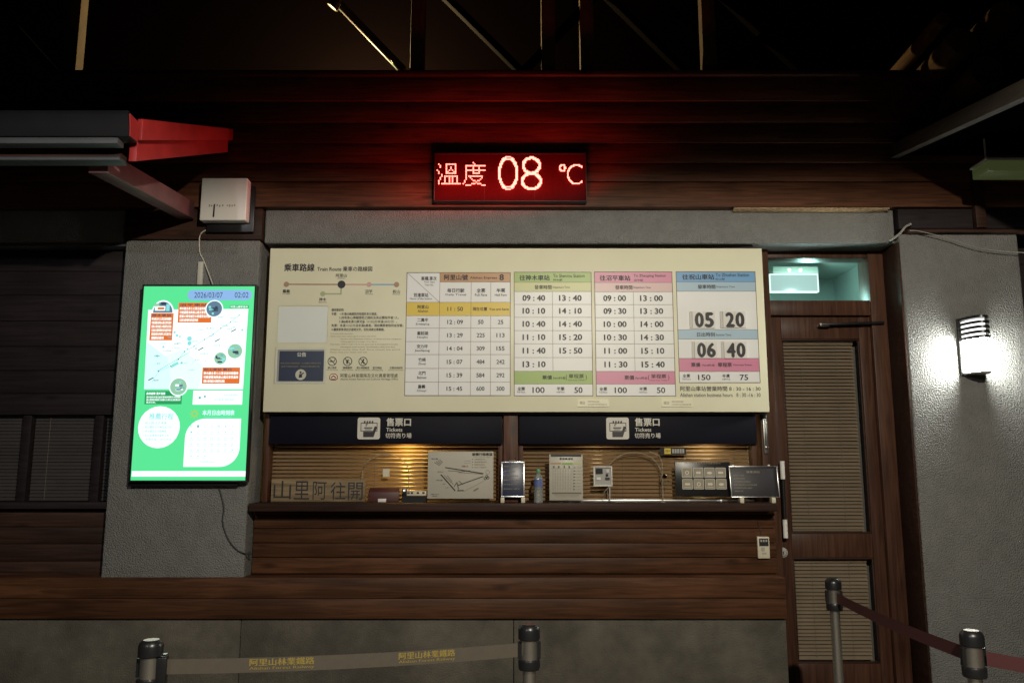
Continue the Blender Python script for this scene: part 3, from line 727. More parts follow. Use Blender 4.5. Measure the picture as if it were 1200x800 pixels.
# table 1
t = Tab(474.8, 597.4, 319.6, 463.7); C = (514, 551, 574.2)
t.band(319.6, 331, 'col_brown', l=514); t.band(355, 370.8, 'col_yellow')
for y in (355, 370.8, 385.5, 401.2, 416.3, 432.3, 448): t.hl(y)
t.hl(331, l=514); t.vl(514, 319.6, 463.7); t.vl(551, 331, 463.7); t.vl(574.2, 331, 355); t.vl(574.2, 370.8, 463.7)
t.m.line(t.X(474.8), t.Z(319.6), t.X(514), t.Z(355), .0024, BY-.0028, 'ink_line')
t.t_('車種.車次', 501, 326.8, 18, 4.6); t.t_('Train Type', 501.5, 331.3, 12.5, 2.4, bold=0); t.t_('Train No.', 501.5, 334.5, 10.5, 2, bold=0)
t.t_('抵達車站', 492, 346.5, 17, 4.6); t.t_('Name of the Station', 492, 350.8, 26, 2.1, bold=0)
t.t_('阿里山號', 533, 325.4, 28, 6.4, bold=.02); t.t_('Alishan Express', 565.5, 326.2, 32, 3.6, bold=.008); t.t_('8', 587, 325.3, 4.6, 6.8, bold=.03)
for s, e, x, ww in (('每日行駛', 'Daily Travel', 533, 20), ('全票', 'Full Fare', 562.6, 10), ('半票', 'Half Fare', 586, 10)):
    t.t_(s, x, 341, ww, 4.8); t.t_(e, x, 346.3, ww+4, 2.7, bold=.004)
rows = [('阿里山', 'Alishan', '11 : 50', '', ''), ('二萬平', 'Erwanping', '12 : 09', '50', '25'), ('奮起湖', 'Fenqihu', '13 : 29', '225', '113'), ('交力坪', 'Jiaoliping', '14 : 04', '309', '155'),
        ('竹崎', 'Zhuqi', '15 : 07', '484', '242'), ('北門', 'Beimen', '15 : 39', '584', '292'), ('嘉義', 'Chiayi', '15 : 45', '600', '300')]
for i, (s, e, a, b, c) in enumerate(rows):
    y = (355+370.8)/2+i*15.45
    t.t_(s, 494.5, y-2.4, 4.2*len(s), 4.2); t.t_(e, 494.5, y+2.6, 1.75*len(e), 2.9, bold=.003); t.t_(a, 532.5, y, 18, 4.7)
    if b: t.t_(b, 562.6, y, 3.05*len(b), 4.7); t.t_(c, 585.8, y, 3.05*len(c), 4.7)
t.t_('現在位置', 561.5, 362.9, 17, 4.2); t.t_('You are here', 583.8, 363.2, 23, 3, bold=.008)
t.outline(); t.m.build('timetable_panel', TB, smooth=0, label='brown headed timetable panel with a yellow row')
# tables 2 and 3
def table(l, r, t_, b_, name, to, jp, hcol, scol, pcol, times, lab):
    t = Tab(l, r, t_, b_); w_ = r-l
    t.band(t_, 331, hcol); t.band(331, 342, scol); t.band(435.2, 450, pcol)
    for y in (331, 342, 357.3, 372.5, 388.1, 403.5, 419.5, 435.2, 450): t.hl(y)
    t.vl(l+w_*.495, 342, 435.2)
    t.t_(name, l+w_*.265, 325.6, w_*.39, 6.4, bold=.018); t.t_(to, l+w_*.71, 323.2, w_*.41, 4.0, bold=.006); t.t_(jp, l+w_*.565, 328.2, w_*.12, 2.5, bold=.005)
    t.t_('發車時間', l+w_*.375, 336.8, w_*.22, 5); t.t_('Departure Time', l+w_*.61, 337.2, w_*.22, 3, bold=.004)
    ys_ = [349.7, 364.9, 380.3, 395.8, 411.5, 427.3]
    for k, (a, b) in enumerate(times):
        t.t_(a, l+w_*.255, ys_[k], w_*.285, 6.5, bold=.022)
        if b: t.t_(b, l+w_*.725, ys_[k], w_*.285, 6.5, bold=.022)
    t.t_('票價', l+w_*.42, 442.5, w_*.12, 4.8); t.t_('Fare料金', l+w_*.575, 443, w_*.15, 2.9, bold=.004)
    t.t_('(', l+w_*.665, 442.6, 1.6, 6.6, bold=0); t.t_('單程票', l+w_*.79, 441, w_*.19, 4.8, bold=.006); t.t_('One-way Ticket', l+w_*.79, 445.7, w_*.21, 2, bold=0); t.t_(')', l+w_*.915, 442.6, 1.6, 6.6, bold=0)
    for s, e, v, f1, f2 in (('全票', 'Full Fare', '100', .09, .31), ('半票', 'Half Fare', '50', .59, .815)):
        t.t_(s, l+w_*f1, 455.5, w_*.095, 4.2); t.t_(e, l+w_*f1, 459.3, w_*.1, 1.8, bold=0); t.t_(v, l+w_*f2, 457, w_*.05*len(v), 6.4, bold=.012)
    t.outline(); t.m.build('timetable_panel', TB, smooth=0, label=lab)
table(601.6, 693.2, 318.7, 463.7, '往神木車站', 'To Shenmu Station', '神木駅', 'col_green', 'col_palegreen', 'col_green',
      [('09 : 40', '13 : 40'), ('10 : 10', '14 : 10'), ('10 : 40', '14 : 40'), ('11 : 10', '15 : 20'), ('11 : 40', '15 : 50'), ('13 : 10', '')], 'green headed timetable panel')
table(696.8, 789.3, 318, 463.8, '往沼平車站', 'To Zhaoping Station', '沼平駅', 'col_pink', 'col_palepink', 'col_pink',
      [('09 : 00', '13 : 00'), ('09 : 30', '13 : 30'), ('10 : 00', '14 : 00'), ('10 : 30', '14 : 30'), ('11 : 00', '15 : 10'), ('11 : 30', '15 : 40')], 'pink headed timetable panel')
# table 4
t = Tab(793.4, 887.8, 317.5, 448); l, w_ = 793.4, 94.4
t.band(317.5, 330, 'col_blue'); t.band(330, 341, 'col_paleblue'); t.band(386.4, 397.4, 'col_paleblue'); t.band(419.7, 435, 'col_pink')
for y in (330, 341, 386.4, 397.4, 419.7, 435): t.hl(y)
t.t_('往祝山車站', l+w_*.28, 324, w_*.4, 6.2, bold=.018); t.t_('To Zhushan Station', l+w_*.71, 321.6, w_*.42, 3.8, bold=.006); t.t_('祝山駅', l+w_*.555, 326.6, w_*.12, 2.4, bold=.004)
t.t_('發車時間', l+w_*.38, 335.7, w_*.22, 4.8); t.t_('Departure Time', l+w_*.62, 336, w_*.23, 2.6, bold=.003)
t.t_('日出時刻', l+w_*.35, 392, w_*.22, 4.8); t.t_('Sunrise Time', l+w_*.57, 392.4, w_*.19, 2.4, bold=.003)
t.t_('票價', l+w_*.21, 427.2, w_*.11, 4.8); t.t_('Fare料金', l+w_*.37, 427.6, w_*.15, 2.6, bold=.003); t.t_('單程票', l+w_*.57, 427.2, w_*.17, 4.8); t.t_('One-way Ticket', l+w_*.79, 427.6, w_*.23, 2.4, bold=.003)
for s, e, v, f1, f2 in (('全票', 'Full Fare', '150', .09, .31), ('半票', 'Half Fare', '75', .58, .8)):
    t.t_(s, l+w_*f1, 440, w_*.09, 4); t.t_(e, l+w_*f1, 443.8, w_*.1, 1.7, bold=0); t.t_(v, l+w_*f2, 441.7, w_*.05*len(v), 6.2, bold=.012)
t.outline(); t4 = t.m.build('timetable_panel', TB, smooth=0, label='blue headed timetable panel with hanging number cards')
def cards(digits, a, b, c, d, dx):
    x0, x1, z0, z1 = BP.r(a, b, c, d); m = MB()
    m.box(x0, x1, BY-.014, BY-.004, z0, z1, 'white_plastic'); m.box(x0-.019, x0-.002, BY-.012, BY-.004, z0, z1, 'card_edge')
    h = z1-z0; wd = (x1-x0)
    for k, ch in enumerate(digits):
        cx = x0+wd*(.30+.44*k)+dx
        text(m, ch, cx-wd*.165, cx+wd*.165, z0+h*.08, z1-h*.1, BY-.0155, 'ink', .035)
    m.rect(x0+wd*.515+dx, x0+wd*.52+dx, z0, z1, BY-.015, 'ink_grey')
    return m
cards('05', 810.5, 364.6, 837, 384.4, 0).build('number_card', t4); cards('20', 846.5, 364.4, 873, 384, 0).build('number_card', t4)
cards('06', 813.5, 400, 839.5, 419.4, 0).build('number_card', t4); cards('40', 848, 400, 874.5, 419.4, 0).build('number_card', t4)
m = MB(); T(m, BP, '阿里山車站營業時間 8 : 30 - 16 : 30', 797, 452, 891.4, 457.6, bold=.008); T(m, BP, 'Alishan station business hours   8 : 30 -16 : 30', 797, 460, 891.6, 464.4, bold=.004)
m.build('opening_hours', TB, smooth=0)
for a in (677, 775.5):
    m = MB(); q = BP.r(a, 467.8, a+36, 476.2); m.box(*q[:2], BY-.008, BY+.0, *q[2:], 'board_cream')
    T(m, BP, '備註', a+2, 469.8, a+8.5, 473.6, 'ink_grey', .0, .0088); T(m, BP, '票價及時刻如有異動', a+11.5, 469.3, a+25, 471.4, 'ink_grey', .0, .0088); T(m, BP, '以本站現場公告為準請旅客注意', a+11.5, 472.6, a+34, 474.6, 'ink_grey', .0, .0088)
    m.build('remark_plate', TB, smooth=0)

# =================================================================== ticket fascia signs
def ticket_sign(a, b, label, ox):
    y = .13
    P = Panel((a[0], 483.5), (a[1], 483.5), (b[1], 520), (b[0], 520), y)
    o = thing('ticket_sign', label, 'sign', ((P.x0+P.x1)/2, y, P.z0), 'navy ticket signs under the timetable')
    m = MB(); m.box(P.x0, P.x1, y, y+.02, P.z0, P.z1, 'navy'); m.build('panel', o, bevel=.002)
    q = lambda px, py: P.p(px+ox, py)
    m = MB(); x0, z1 = q(419, 489); x1, z0 = q(445.5, 514.5); s = x1-x0; X = lambda f: x0+f*s; Z = lambda f: z0+f*(z1-z0)
    m.rrect(x0, x1, z0, z1, s*.1, y-.002, 'picto_white')
    for k in range(4): m.poly([(X(.27+.115*k), Z(.72)), (X(.34+.115*k), Z(.72)), (X(.355+.115*k), Z(.84)), (X(.285+.115*k), Z(.84))], y-.004, 'ink')
    m.frame(X(.14), X(.88), Z(.36), Z(.76), y-.0035, s*.03, 'ink')
    m.rect(X(.26), X(.72), Z(.10), Z(.35), y-.0045, 'ink'); m.poly([(X(.62), Z(.14)), (X(.72), Z(.10)), (X(.87), Z(.56)), (X(.76), Z(.60))], y-.005, 'ink')
    m.rect(X(.3), X(.66), Z(.50), Z(.55), y-.004, 'ink'); m.rect(X(.33), X(.62), Z(.43), Z(.46), y-.004, 'ink'); m.rect(X(.36), X(.40), Z(.6), Z(.7), y-.004, 'ink'); m.rect(X(.36), X(.46), Z(.67), Z(.7), y-.0042, 'ink')
    m.build('pictogram', o, smooth=0)
    m = MB()
    for s_, c0, d0, c1, d1, bo in (('售票口', 452.8, 489.7, 481.3, 499, .02), ('Tickets', 452.6, 501.2, 471.5, 505.4, .012), ('切符売り場', 452, 507.2, 482.3, 513.2, .01)):
        ax, az = q(c0, d0); bx, bz = q(c1, d1); text(m, s_, ax, bx, bz, az, y-.002, 'picto_white', bo)
    m.build('lettering', o, smooth=0)
ticket_sign((316, 588.5), (316, 588.5), 'navy ticket sign with white hand symbol between the wooden post and lit display', 0)
ticket_sign((608.5, 886.5), (608.5, 886.5), 'navy ticket sign with white hand symbol between the wooden post and door', 291.5)

# =================================================================== digital screen on the pillar
SY = -.08
SP = Panel((168,335.5),(296.5,335.5),(289.5,562.5),(154,562.5), SY)
D_ = thing('digital_screen', 'tall lit display with a green tourist map page and clock, on a roughcast pillar', 'display', ((SP.x0+SP.x1)/2, -.04, SP.z0))
m = MB(); t = .012; m.box(SP.x0-t, SP.x1+t, SY+.006, -.03, SP.z0-t, SP.z1+t, 'black_plastic')
for q in ((SP.x0-t, SP.x1+t, SP.z0-t, SP.z0-.0005), (SP.x0-t, SP.x1+t, SP.z1+.0005, SP.z1+t), (SP.x0-t, SP.x0-.0005, SP.z0, SP.z1), (SP.x1+.0005, SP.x1+t, SP.z0, SP.z1)):
    m.box(q[0], q[1], SY-.004, SY+.0055, q[2], q[3], 'black_plastic')
m.build('bezel', D_, bevel=.002)
m = MB(); m.box(SP.x0-.03, SP.x1-.06, -.05, -.002, SP.z0-.04, SP.z0-.013, 'gutter_metal'); m.build('mounting_bracket', D_, bevel=.003)
m = MB(); P = SP; m.rect(P.x0, P.x1, P.z0, P.z1, SY, 'scr_green'); SCR = m.build('screen', D_, smooth=0)
m = MB(); k = P.p(200, 400)[0]-P.p(199, 400)[0]
def pl(pts, mt, lift): m.poly([P.p(*q) for q in pts], SY-lift, mt)
def dc(px, py, r, mt, lift): x, z = P.p(px, py); m.disc(x, z, r*k, SY-lift, mt)
x0, x1, z0, z1 = P.r(218.5, 339.5, 293.5, 351.5); m.rrect(x0, x1, z0, z1, (z1-z0)*.48, SY-.001, 'scr_blue')
T(m, P, '2026/03/07', 226.5, 342.4, 259.5, 348.8, 'scr_ink', 0); T(m, P, '02:02', 273.5, 342.4, 289.5, 348.6, 'scr_ink', 0)
pl([(173, 362.5), (289.5, 361.5), (285, 455), (169, 455)], 'scr_white', .001)
pl([(172, 400), (196, 418), (202, 455), (169.2, 455)], 'scr_pale', .0013); pl([(184, 420), (214, 408), (240, 430), (232, 455), (203, 455)], 'scr_mint', .0012)
x, z = P.p(190, 366); n_ = 14; m.poly([(x+13*k*math.cos(math.pi*i/n_), z+15*k*math.sin(math.pi*i/n_)) for i in range(n_+1)], SY-.0016, 'scr_white'); m.poly([(x+11.5*k*math.cos(math.pi*i/n_), z+13.2*k*math.sin(math.pi*i/n_)) for i in range(n_+1)], SY-.002, 'scr_photo')
for px, py, a, b, mt in ((187, 361, 6, 2.6, 'scr_white'), (183, 357, 3, 1.6, 'scr_photo2'), (196, 360, 2, 4, 'scr_cyan'), (191, 355.5, 3, 1.5, 'scr_ink'), (188, 361, 4, 1.3, 'scr_orange')): m.rect(*P.r(px-a, py-b, px+a, py+b), SY-.0024-(.0004 if mt == 'scr_orange' else 0), mt)
def obox(a, b, c, d, head, n):
    m.rect(*P.r(a, b, c, d), SY-.0018, 'scr_orange'); T(m, P, head, a+2, b+1, c-2 if c-a < 30 else a+34, b+4, 'scr_ink', .015, .003)
    lines = ['神木線全長七公里沿途林相優美', '可眺望雲海與高山風光享受森林', '搭乘火車穿越巨木群感受自然氣', '往返班次請參閱時刻表並提早候車', '歡迎旅客依序排隊上車注意月台', '間隙攜帶雨具保暖衣物']
    h = (d-b-5)/n
    for i in range(n): T(m, P, lines[i], a+1.7, b+5+i*h, (c-1.7) if i < n-1 else a+(c-a)*.6, b+5+i*h+h*.72, 'scr_white', .02, .003)
obox(175.5, 366.5, 202, 398, '神木車站', 6); obox(208, 354.5, 247, 377.5, '沼平車站', 4); obox(237, 429.5, 281, 448.5, '祝山車站 觀日', 3)
for px, py, r, b in ((250, 361.5, 10.5, 1), (275, 410.5, 9.6, 0), (258, 419, 8, 0), (209.5, 452, 11, 1)):
    dc(px, py, r, 'scr_white', .0034); dc(px, py, r*.88, 'scr_photo' if b and py < 400 else 'scr_photo2', .0038)
    for i in range(9):
        a = random.uniform(0, 6.28); rr = random.uniform(.1, .6)*r; w2 = random.uniform(1, 3.6); h2 = random.uniform(.4, 1.5)
        m.rect(*P.r(px+rr*math.cos(a)-w2, py+rr*math.sin(a)-h2, px+rr*math.cos(a)+w2, py+rr*math.sin(a)+h2), SY-.0042-i*.0003, random.choice(['scr_white', 'scr_ink', 'scr_cyan', 'scr_teal', 'scr_photo']))
MAPN = ('小火車站', '對高岳', '祝山觀日台', '沼平公園', '姊妹潭', '神木站', '慈雲寺', '巨木群棧道', '香林國小', '受鎮宮', '水山巨木', '小笠原山', '遊客中心', '二延平', '塔山步道')
for i, (px, py) in enumerate(((234, 386), (223, 400), (246, 384), (262, 381), (272, 372), (268, 385), (206, 402), (206, 407), (229, 399), (199, 394.5), (190.5, 401.5), (209, 401.5), (184.5, 416), (185, 425), (215, 424.5), (224, 432.5), (275, 376.5), (239, 413.5), (254, 404), (183, 444.5), (231, 421), (247, 393), (196, 410), (258, 371))):
    nm = MAPN[i % len(MAPN)]; w2 = .95*len(nm); T(m, P, nm, px-w2, py-1, px+w2, py+1, random.choice(['scr_teal', 'scr_ink', 'scr_photo']), 0, .0022)
random.seed(3)
tr_ = [(178, 447), (186, 434), (200, 428), (209, 420), (216, 411), (227, 405), (239, 397), (249, 391), (258, 384), (269, 377), (279, 369)]
for a, b in zip(tr_, tr_[1:]): m.line(*P.p(*a), *P.p(*b), .55*k, SY-.0021, 'scr_cyan')
for a in tr_[1:]: dc(*a, .8, 'scr_photo', .0024)
for i in range(26): dc(random.uniform(180, 284), random.uniform(382, 426), random.uniform(.5, 1.5), random.choice(['scr_pale', 'scr_cyan', 'scr_mint']), .0019)
for px, py in ((177, 443), (235, 408), (254, 398), (273, 386.5)): m.line(*P.p(px-3, py+1.6), *P.p(px+3, py-1.6), 1.1*k, SY-.0026, 'scr_ink')
m.line(*P.p(184, 434), *P.p(223, 411), .5*k, SY-.0022, 'scr_teal'); m.line(*P.p(200, 429), *P.p(209, 424), 3*k, SY-.0024, 'scr_cyan'); dc(221.5, 396, 2.8, 'scr_cyan', .0022); dc(221.5, 401.5, 2.4, 'scr_cyan', .0022)
m.rect(*P.r(268, 357.5, 290, 361), SY-.002, 'scr_dkgreen'); T(m, P, '阿里山國家森林', 269, 358, 289, 360.4, 'scr_white', .01, .0026)
m.rect(*P.r(170, 457, 213.5, 472.5), SY-.0014, 'scr_dkgreen')
T(m, P, '森林遊樂 漫步指南', 172, 458.5, 194, 461.5, 'scr_white', .02, .003); T(m, P, '漫步森林步道沿途欣賞姊妹潭與巨木群棧道', 172, 463, 212, 465.4, 'scr_white', .012, .003); T(m, P, '請注意開放時間與天候變化以保安全並愛護自然', 172, 466.2, 212, 468.6, 'scr_white', .012, .003); T(m, P, '路況公告。', 172, 469.3, 183, 471.4, 'scr_white', .012, .003)
m.rect(*P.r(226.5, 456.5, 284.5, 473), SY-.0014, 'scr_white'); dc(234.5, 465, 1.5, 'scr_teal', .002); dc(240.5, 463.5, 1.3, 'scr_teal', .002); T(m, P, '本日天氣資訊', 263, 460.5, 279, 462.8, 'scr_cyan', .005, .002); T(m, P, '今日氣溫 現在時刻', 251, 466, 275, 468.5, 'scr_cyan', .003, .002)
dc(187, 499.5, 24, 'scr_white', .0014); T(m, P, '推薦行程', 175.5, 483, 204, 490.5, 'scr_cyan', .012, .002)
for i, s in enumerate(('1. 祝山觀日步道線', '2. 森林鐵路沼平線往返之旅', '3. 神木線與巨木群棧道', '4. 水山支線漫步森林之旅')): T(m, P, s, 167.5, 493+i*4.9, 196+6*(i == 1)+3*(i == 3), 496+i*4.9, 'scr_teal', 0, .002)
T(m, P, '賞櫻步道 二延平步道', 171, 512.5, 202, 515.3, 'scr_cyan', 0, .002)
T(m, P, '本月日出時刻表', 238, 479.5, 275.5, 485.5, 'scr_pale', .025, .002); T(m, P, 'Sunrise Timetable of the Month', 240, 486.5, 272, 488.6, 'scr_cyan', 0, .002)
x, z = P.p(228.5, 484)
m.ring(x, z, 3.2*k, 1*k, SY-.002, 'scr_yellow')
for i in range(8): m.line(x+4*k*math.cos(R(45*i)), z+4*k*math.sin(R(45*i)), x+5.4*k*math.cos(R(45*i)), z+5.4*k*math.sin(R(45*i)), .8*k, SY-.002, 'scr_yellow')
x0, x1, z0, z1 = P.r(217.5, 489.5, 282.5, 546.5); r = 22*k
pts = [(x1, z1)]+[(x0+r-r*math.sin(R(a)), z1-r+r*math.cos(R(a))) for a in range(0, 91, 10)]+[(x0, z0)]+[(x1-r+r*math.sin(R(a)), z0+r-r*math.cos(R(a))) for a in range(0, 91, 10)]
m.poly(pts, SY-.0014, 'scr_white')
for j in range(6):
    for i in range(7):
        if j == 5 and i > 2: continue
        px, py = 225+i*8.1, 498.5+j*7.1
        if j == 0: T(m, P, '日一二三四五六'[i], px-1.2, py-1.2, px+1.2, py+1.2, 'scr_teal', .01, .002); continue
        dd = (j-1)*7+i+1
        if dd > 31: continue
        T(m, P, str(dd), px-.55*len(str(dd)), py-1.3, px+.55*len(str(dd)), py+.9, 'scr_teal', .01, .002); T(m, P, '06:%02d' % (52-dd//2), px-2.3, py+1.7, px+2.3, py+3, 'scr_cyan', 0, .002)
T(m, P, '日出時刻 06:40', 236, 539.2, 253, 542, 'scr_cyan', 0, .002)
m.rect(*P.r(155.5, 551.5, 289.8, 558), SY-.0014, 'scr_white'); m.build('screen_graphics', SCR, smooth=0)
# cables of the screen and the box
def cable(name, pts, r, mt, label, n=6):
    v = [Vector(p) for p in pts]; out = []
    for i in range(len(v)-1):                                  # Catmull-Rom
        p0, p1, p2, p3 = v[max(i-1, 0)], v[i], v[i+1], v[min(i+2, len(v)-1)]
        for k in range(n):
            t = k/n; out.append(.5*((2*p1)+(p2-p0)*t+(2*p0-5*p1+4*p2-p3)*t*t+(-p0+3*p1-3*p2+p3)*t**3))
    out.append(v[-1])
    return MB().tube(out, r, mt, 8).build(name, origin=tuple(v[-1]), label=label, cat='cable')
cable('cable', [at(255,566,-.012), at(262,592,-.012), at(261,612,-.012), at(268,632,-.012), at(281,646,-.012), at(295,648.5,-.008), (px1+.012, .05, wz(648))], .0042, 'wire_black', 'thin black cable looping down the pillar below the lit display')
cable('cable', [at(284,270,-.03), at(262,270,-.03), at(246,269,-.03), at(236,273,-.02), at(233.5,284,-.012), at(234.5,297,-.012), at(239,306,-.012), at(249.5,333.5,-.04)], .0042, 'cable_white', 'pale cable running from under the white box to the display top')
m = MB(); a = at(233, 307, -.012); b = at(236.5, 334, -.012); m.box(a[0]-.001, b[0]+.004, -.025, -.001, b[2], a[2], 'cable_white'); m.build('cable_conduit', origin=(a[0], 0, b[2]), bevel=.004, label='short white upright cable conduit on the pillar above the lit display', cat='conduit')

# =================================================================== white box
bp_ = Panel((236,208.5),(290,208.5),(288,258),(234,258), -.14)
W_ = thing('control_box', 'white square plastic box with a black slot, on the dark trim above the display', 'control box', ((bp_.x0+bp_.x1)/2, -.03, bp_.z0))
m = MB(); m.box(bp_.x0, bp_.x1, -.14, -.06, bp_.z0, bp_.z1, 'white_plastic'); m.build('cover', W_, bevel=.008, seg=3)
m = MB(); m.box(bp_.x0+.02, bp_.x1+.03, -.0595, -.041, bp_.z0-.06, bp_.z1-.03, 'black_plastic'); m.build('back_plate', W_, bevel=.004)
m = MB(); m.poly([bp_.p(249.5, 254.5), bp_.p(251.5, 254.5), bp_.p(252.5, 239), bp_.p(250.5, 240)], -.142, 'ink'); m.build('slot', W_, smooth=0); m = MB()
for i, px in enumerate((245, 247.5, 254, 257, 260.5, 266, 268.6, 271.5, 274.3)): m.rect(*bp_.r(px, 239.8+(i%2)*.5, px+1.5, 242.6-(i%3)*.4), -.1415, 'ink_grey')
m.build('lettering', W_, smooth=0)

# =================================================================== wall lamp
lx = wx(1136.5,405,0); lz1, lz0 = wz(371.5,-.08), wz(438,-.08); h = lz1-lz0; r = .072
WL = thing('wall_lamp', 'bright white half round wall lamp with dark louvres on roughcast beside the door', 'wall lamp', (lx, 0, lz0))
m = MB(); m.box(lx-r-.012, lx+r+.012, -.022, -.001, lz0-.004, lz1, 'black_plastic'); m.build('back_plate', WL, bevel=.004)
def half(prof, mt, yb=-.023, ry=2.2):
    q = MB(); q.lathe(prof, 0, 0, mt, 20, 180, 360); return MB().add([(lx+p[0], yb+p[1]*ry, p[2]) for p in q.v], q.f, mt)
z = lambda f: lz0+f*h
(half([(0, z(.035)), (r*.86, z(.035)), (r*.88, z(.06)), (r*.88, z(.60))], 'lamp_white')._m(half([(r*.88, z(.60)), (r*.88, z(.93)), (0, z(.93))], 'lamp_slot'))).build('diffuser', WL)
m = half([(0, z(.945)), (r*1.12, z(.945)), (r*1.12, z(.985)), (r*1.0, z(1.0)), (0, z(1.0))], 'black_plastic')
for a in (.885, .80, .715, .63): m._m(half([(r*.90, z(a-.026)), (r*1.14, z(a-.038)), (r*1.14, z(a+.012)), (r*.90, z(a+.022))], 'black_plastic'))
m.build('louvre', WL)
half([(0, z(.0)), (r*1.0, z(.0)), (r*1.0, z(.03)), (0, z(.03))], 'grey_plastic').build('bottom_cap', WL)

# wires on the right wall
cable('cable', [at(1043,282,-.01), at(1054,274,-.02), at(1061,266,-.035), at(1068,262,-.06)], .008, 'wire_grey', 'short thick pale cable end sticking out at the lintel corner above the door')
cable('cable', [at(1066,270,-.055), at(1078,271,-.06), at(1110,279,-.06), at(1150,291,-.06), at(1200,296,-.06), at(1250,297,-.03)], .003, 'wire_grey', 'thin pale wire sagging across the roughcast wall above the wall lamp')

# =================================================================== left canopy
XC = -2.02; Yf = -1.45
zf, zw = wz(139, Yf), wz(152, 0)
CA = thing('entrance_canopy', 'small lean-to canopy with dark gutter and red lit end above the white box', 'canopy', (-3.4, 0, zf))
m = MB(); d = .10
m.xprism([(Yf+.05, zf), (-.045, zw), (-.045, zw-.05), (Yf+.05, zf-.05)], XL, XC-.003, 'gutter_metal'); m.build('roof_sheet', CA)
m = MB(); zs = (zw-zf)/(-.045-Yf-.05)
def vb(t0, t1, x0, x1, y0, mt, k=.72): m.xprism([(y0, zf+zs*(y0-Yf-.05)-t0), (-.046, zw-.03-t0*k), (-.046, zw-.03-t1*k), (y0, zf+zs*(y0-Yf-.05)-t1)], x0, x1, mt)
vb(-.02, .10, XC-.002, XC+.028, Yf+.06, 'red_lit_paint'); vb(.1005, .22, XC-.045, XC-.003, Yf+.08, 'red_lit_paint'); m.build('verge_board', CA, bevel=.003)  # dark paint reddened, the sign's red light put into its colour
gz = zf-.005
m = MB(); m.xprism([(Yf+.048, gz+.01), (Yf-.07, gz+.02), (Yf-.075, gz-.01), (Yf-.055, gz-.06), (Yf-.05, gz-.115), (Yf+.048, gz-.115)], XL, XC+.01, 'gutter_metal'); m.build('gutter', CA, bevel=.003)
m = MB(); m.xprism([(Yf+.046, gz), (Yf-.06, gz+.005), (Yf-.045, gz-.06), (Yf-.04, gz-.11), (Yf+.046, gz-.11)], XC+.0105, XC+.016, 'red_lit_paint'); m.build('gutter_end', CA)
m = MB(); zb_ = wz(187, Yf+.12); m.box(XL, XC-.05, Yf-.04, Yf+.03, gz-.15, gz-.117, 'trim_grey'); m.box(XL, XC-.09, Yf+.08, Yf+.16, zb_, gz-.151, 'dark_wood'); m.box(XL, XC-.09, Yf+.075, Yf+.165, zb_-.02, zb_-.001, 'trim_grey'); m.build('eave_beam', CA, bevel=.003)
m = MB(); a = Vector(at(113, 190, Yf+.2)); b = Vector(at(217, 247, -.045)); b.x = a.x = XC-.27; m.beam(a, b, .11, .12, 'strut_paint'); m.build('bracket_strut', CA, bevel=.004)

# =================================================================== balcony above
RB = thing('balcony_railing', 'dark timber balcony railing with crossed braces above the plank fascia', 'railing', (0, 0, wz(82,-.06)))
zb_ = wz(82,-.03)+.001; zt_ = zb_+1.5
for px in (92, 497, 634.5, 680, 823):
    x = wx(px, 40, .03); s = 1 if px < 600 else -1
    m = MB(); m.box(x, x-s*.1, .03, .13, zb_, zt_, 'post_grey'); m.build('post', RB, bevel=.004)
for (a, b) in (((385,-8),(474,84)), ((518,-7),(612,86)), ((708,-7),(803,86)), ((845,-6),(940,86)), ((20,34),(66,86)), ((700,-7),(612,86)), ((945,-7),(850,86))):
    A, C_ = Vector(at(*a, .085)), Vector(at(*b, .085)); m = MB(); m.beam(A, C_, .05, .07, 'post_grey' if a[0] == 385 else 'brace_shaded', up=(0, 1, 0)); m.build('brace', RB, bevel=.003)  # one brace keeps the lit tone, the rest have shade put into their colour
m = MB(); m.box(XL, XR, .02, .14, zt_+.001, zt_+.07, 'dark_wood'); m.build('handrail', RB, bevel=.005)
m = MB(); m.box(XL, XR, 1.8, 1.9, wz(82,-.06)+.001, 6.2, 'rail_dark'); m.box(XL, XR, -.2, 1.9, 6.2, 6.3, 'rail_dark'); m.build('upper_storey', B)
fx = Vector(at(389, 9, -.02))
FL = thing('floodlight', 'small glowing warm yellow floodlight among the dark balcony braces', 'floodlight', fx)
q = MB(); q.lathe([(0, -.10), (.025, -.10), (.045, -.02), (.046, .0), (.040, .0)], 0, 0, 'black_plastic', 20)
rot = Matrix.Rotation(R(38), 3, 'Y') @ Matrix.Rotation(R(188), 3, 'X')
tr = lambda p: tuple(rot @ Vector(p) + fx)
m = MB(); m.add([tr(p) for p in q.v], q.f, 'black_plastic'); m.build('housing', FL)
q = MB(); q.lathe([(0, -.004), (.030, -.004)], 0, 0, 'flood_face', 20); m = MB(); m.add([tr(p) for p in q.v], q.f, 'flood_face'); m.build('lamp_face', FL)
q = MB(); q.lathe([(.0305, -.004), (.040, .0)], 0, 0, 'flood_rim', 20); m = MB(); m.add([tr(p) for p in q.v], q.f, 'flood_rim'); m.build('reflector', FL)
lamp('floodlight_beam', 'POINT', (fx.x, 1.0, fx.z), 420, (1, .72, .34), shadow_soft_size=.03)

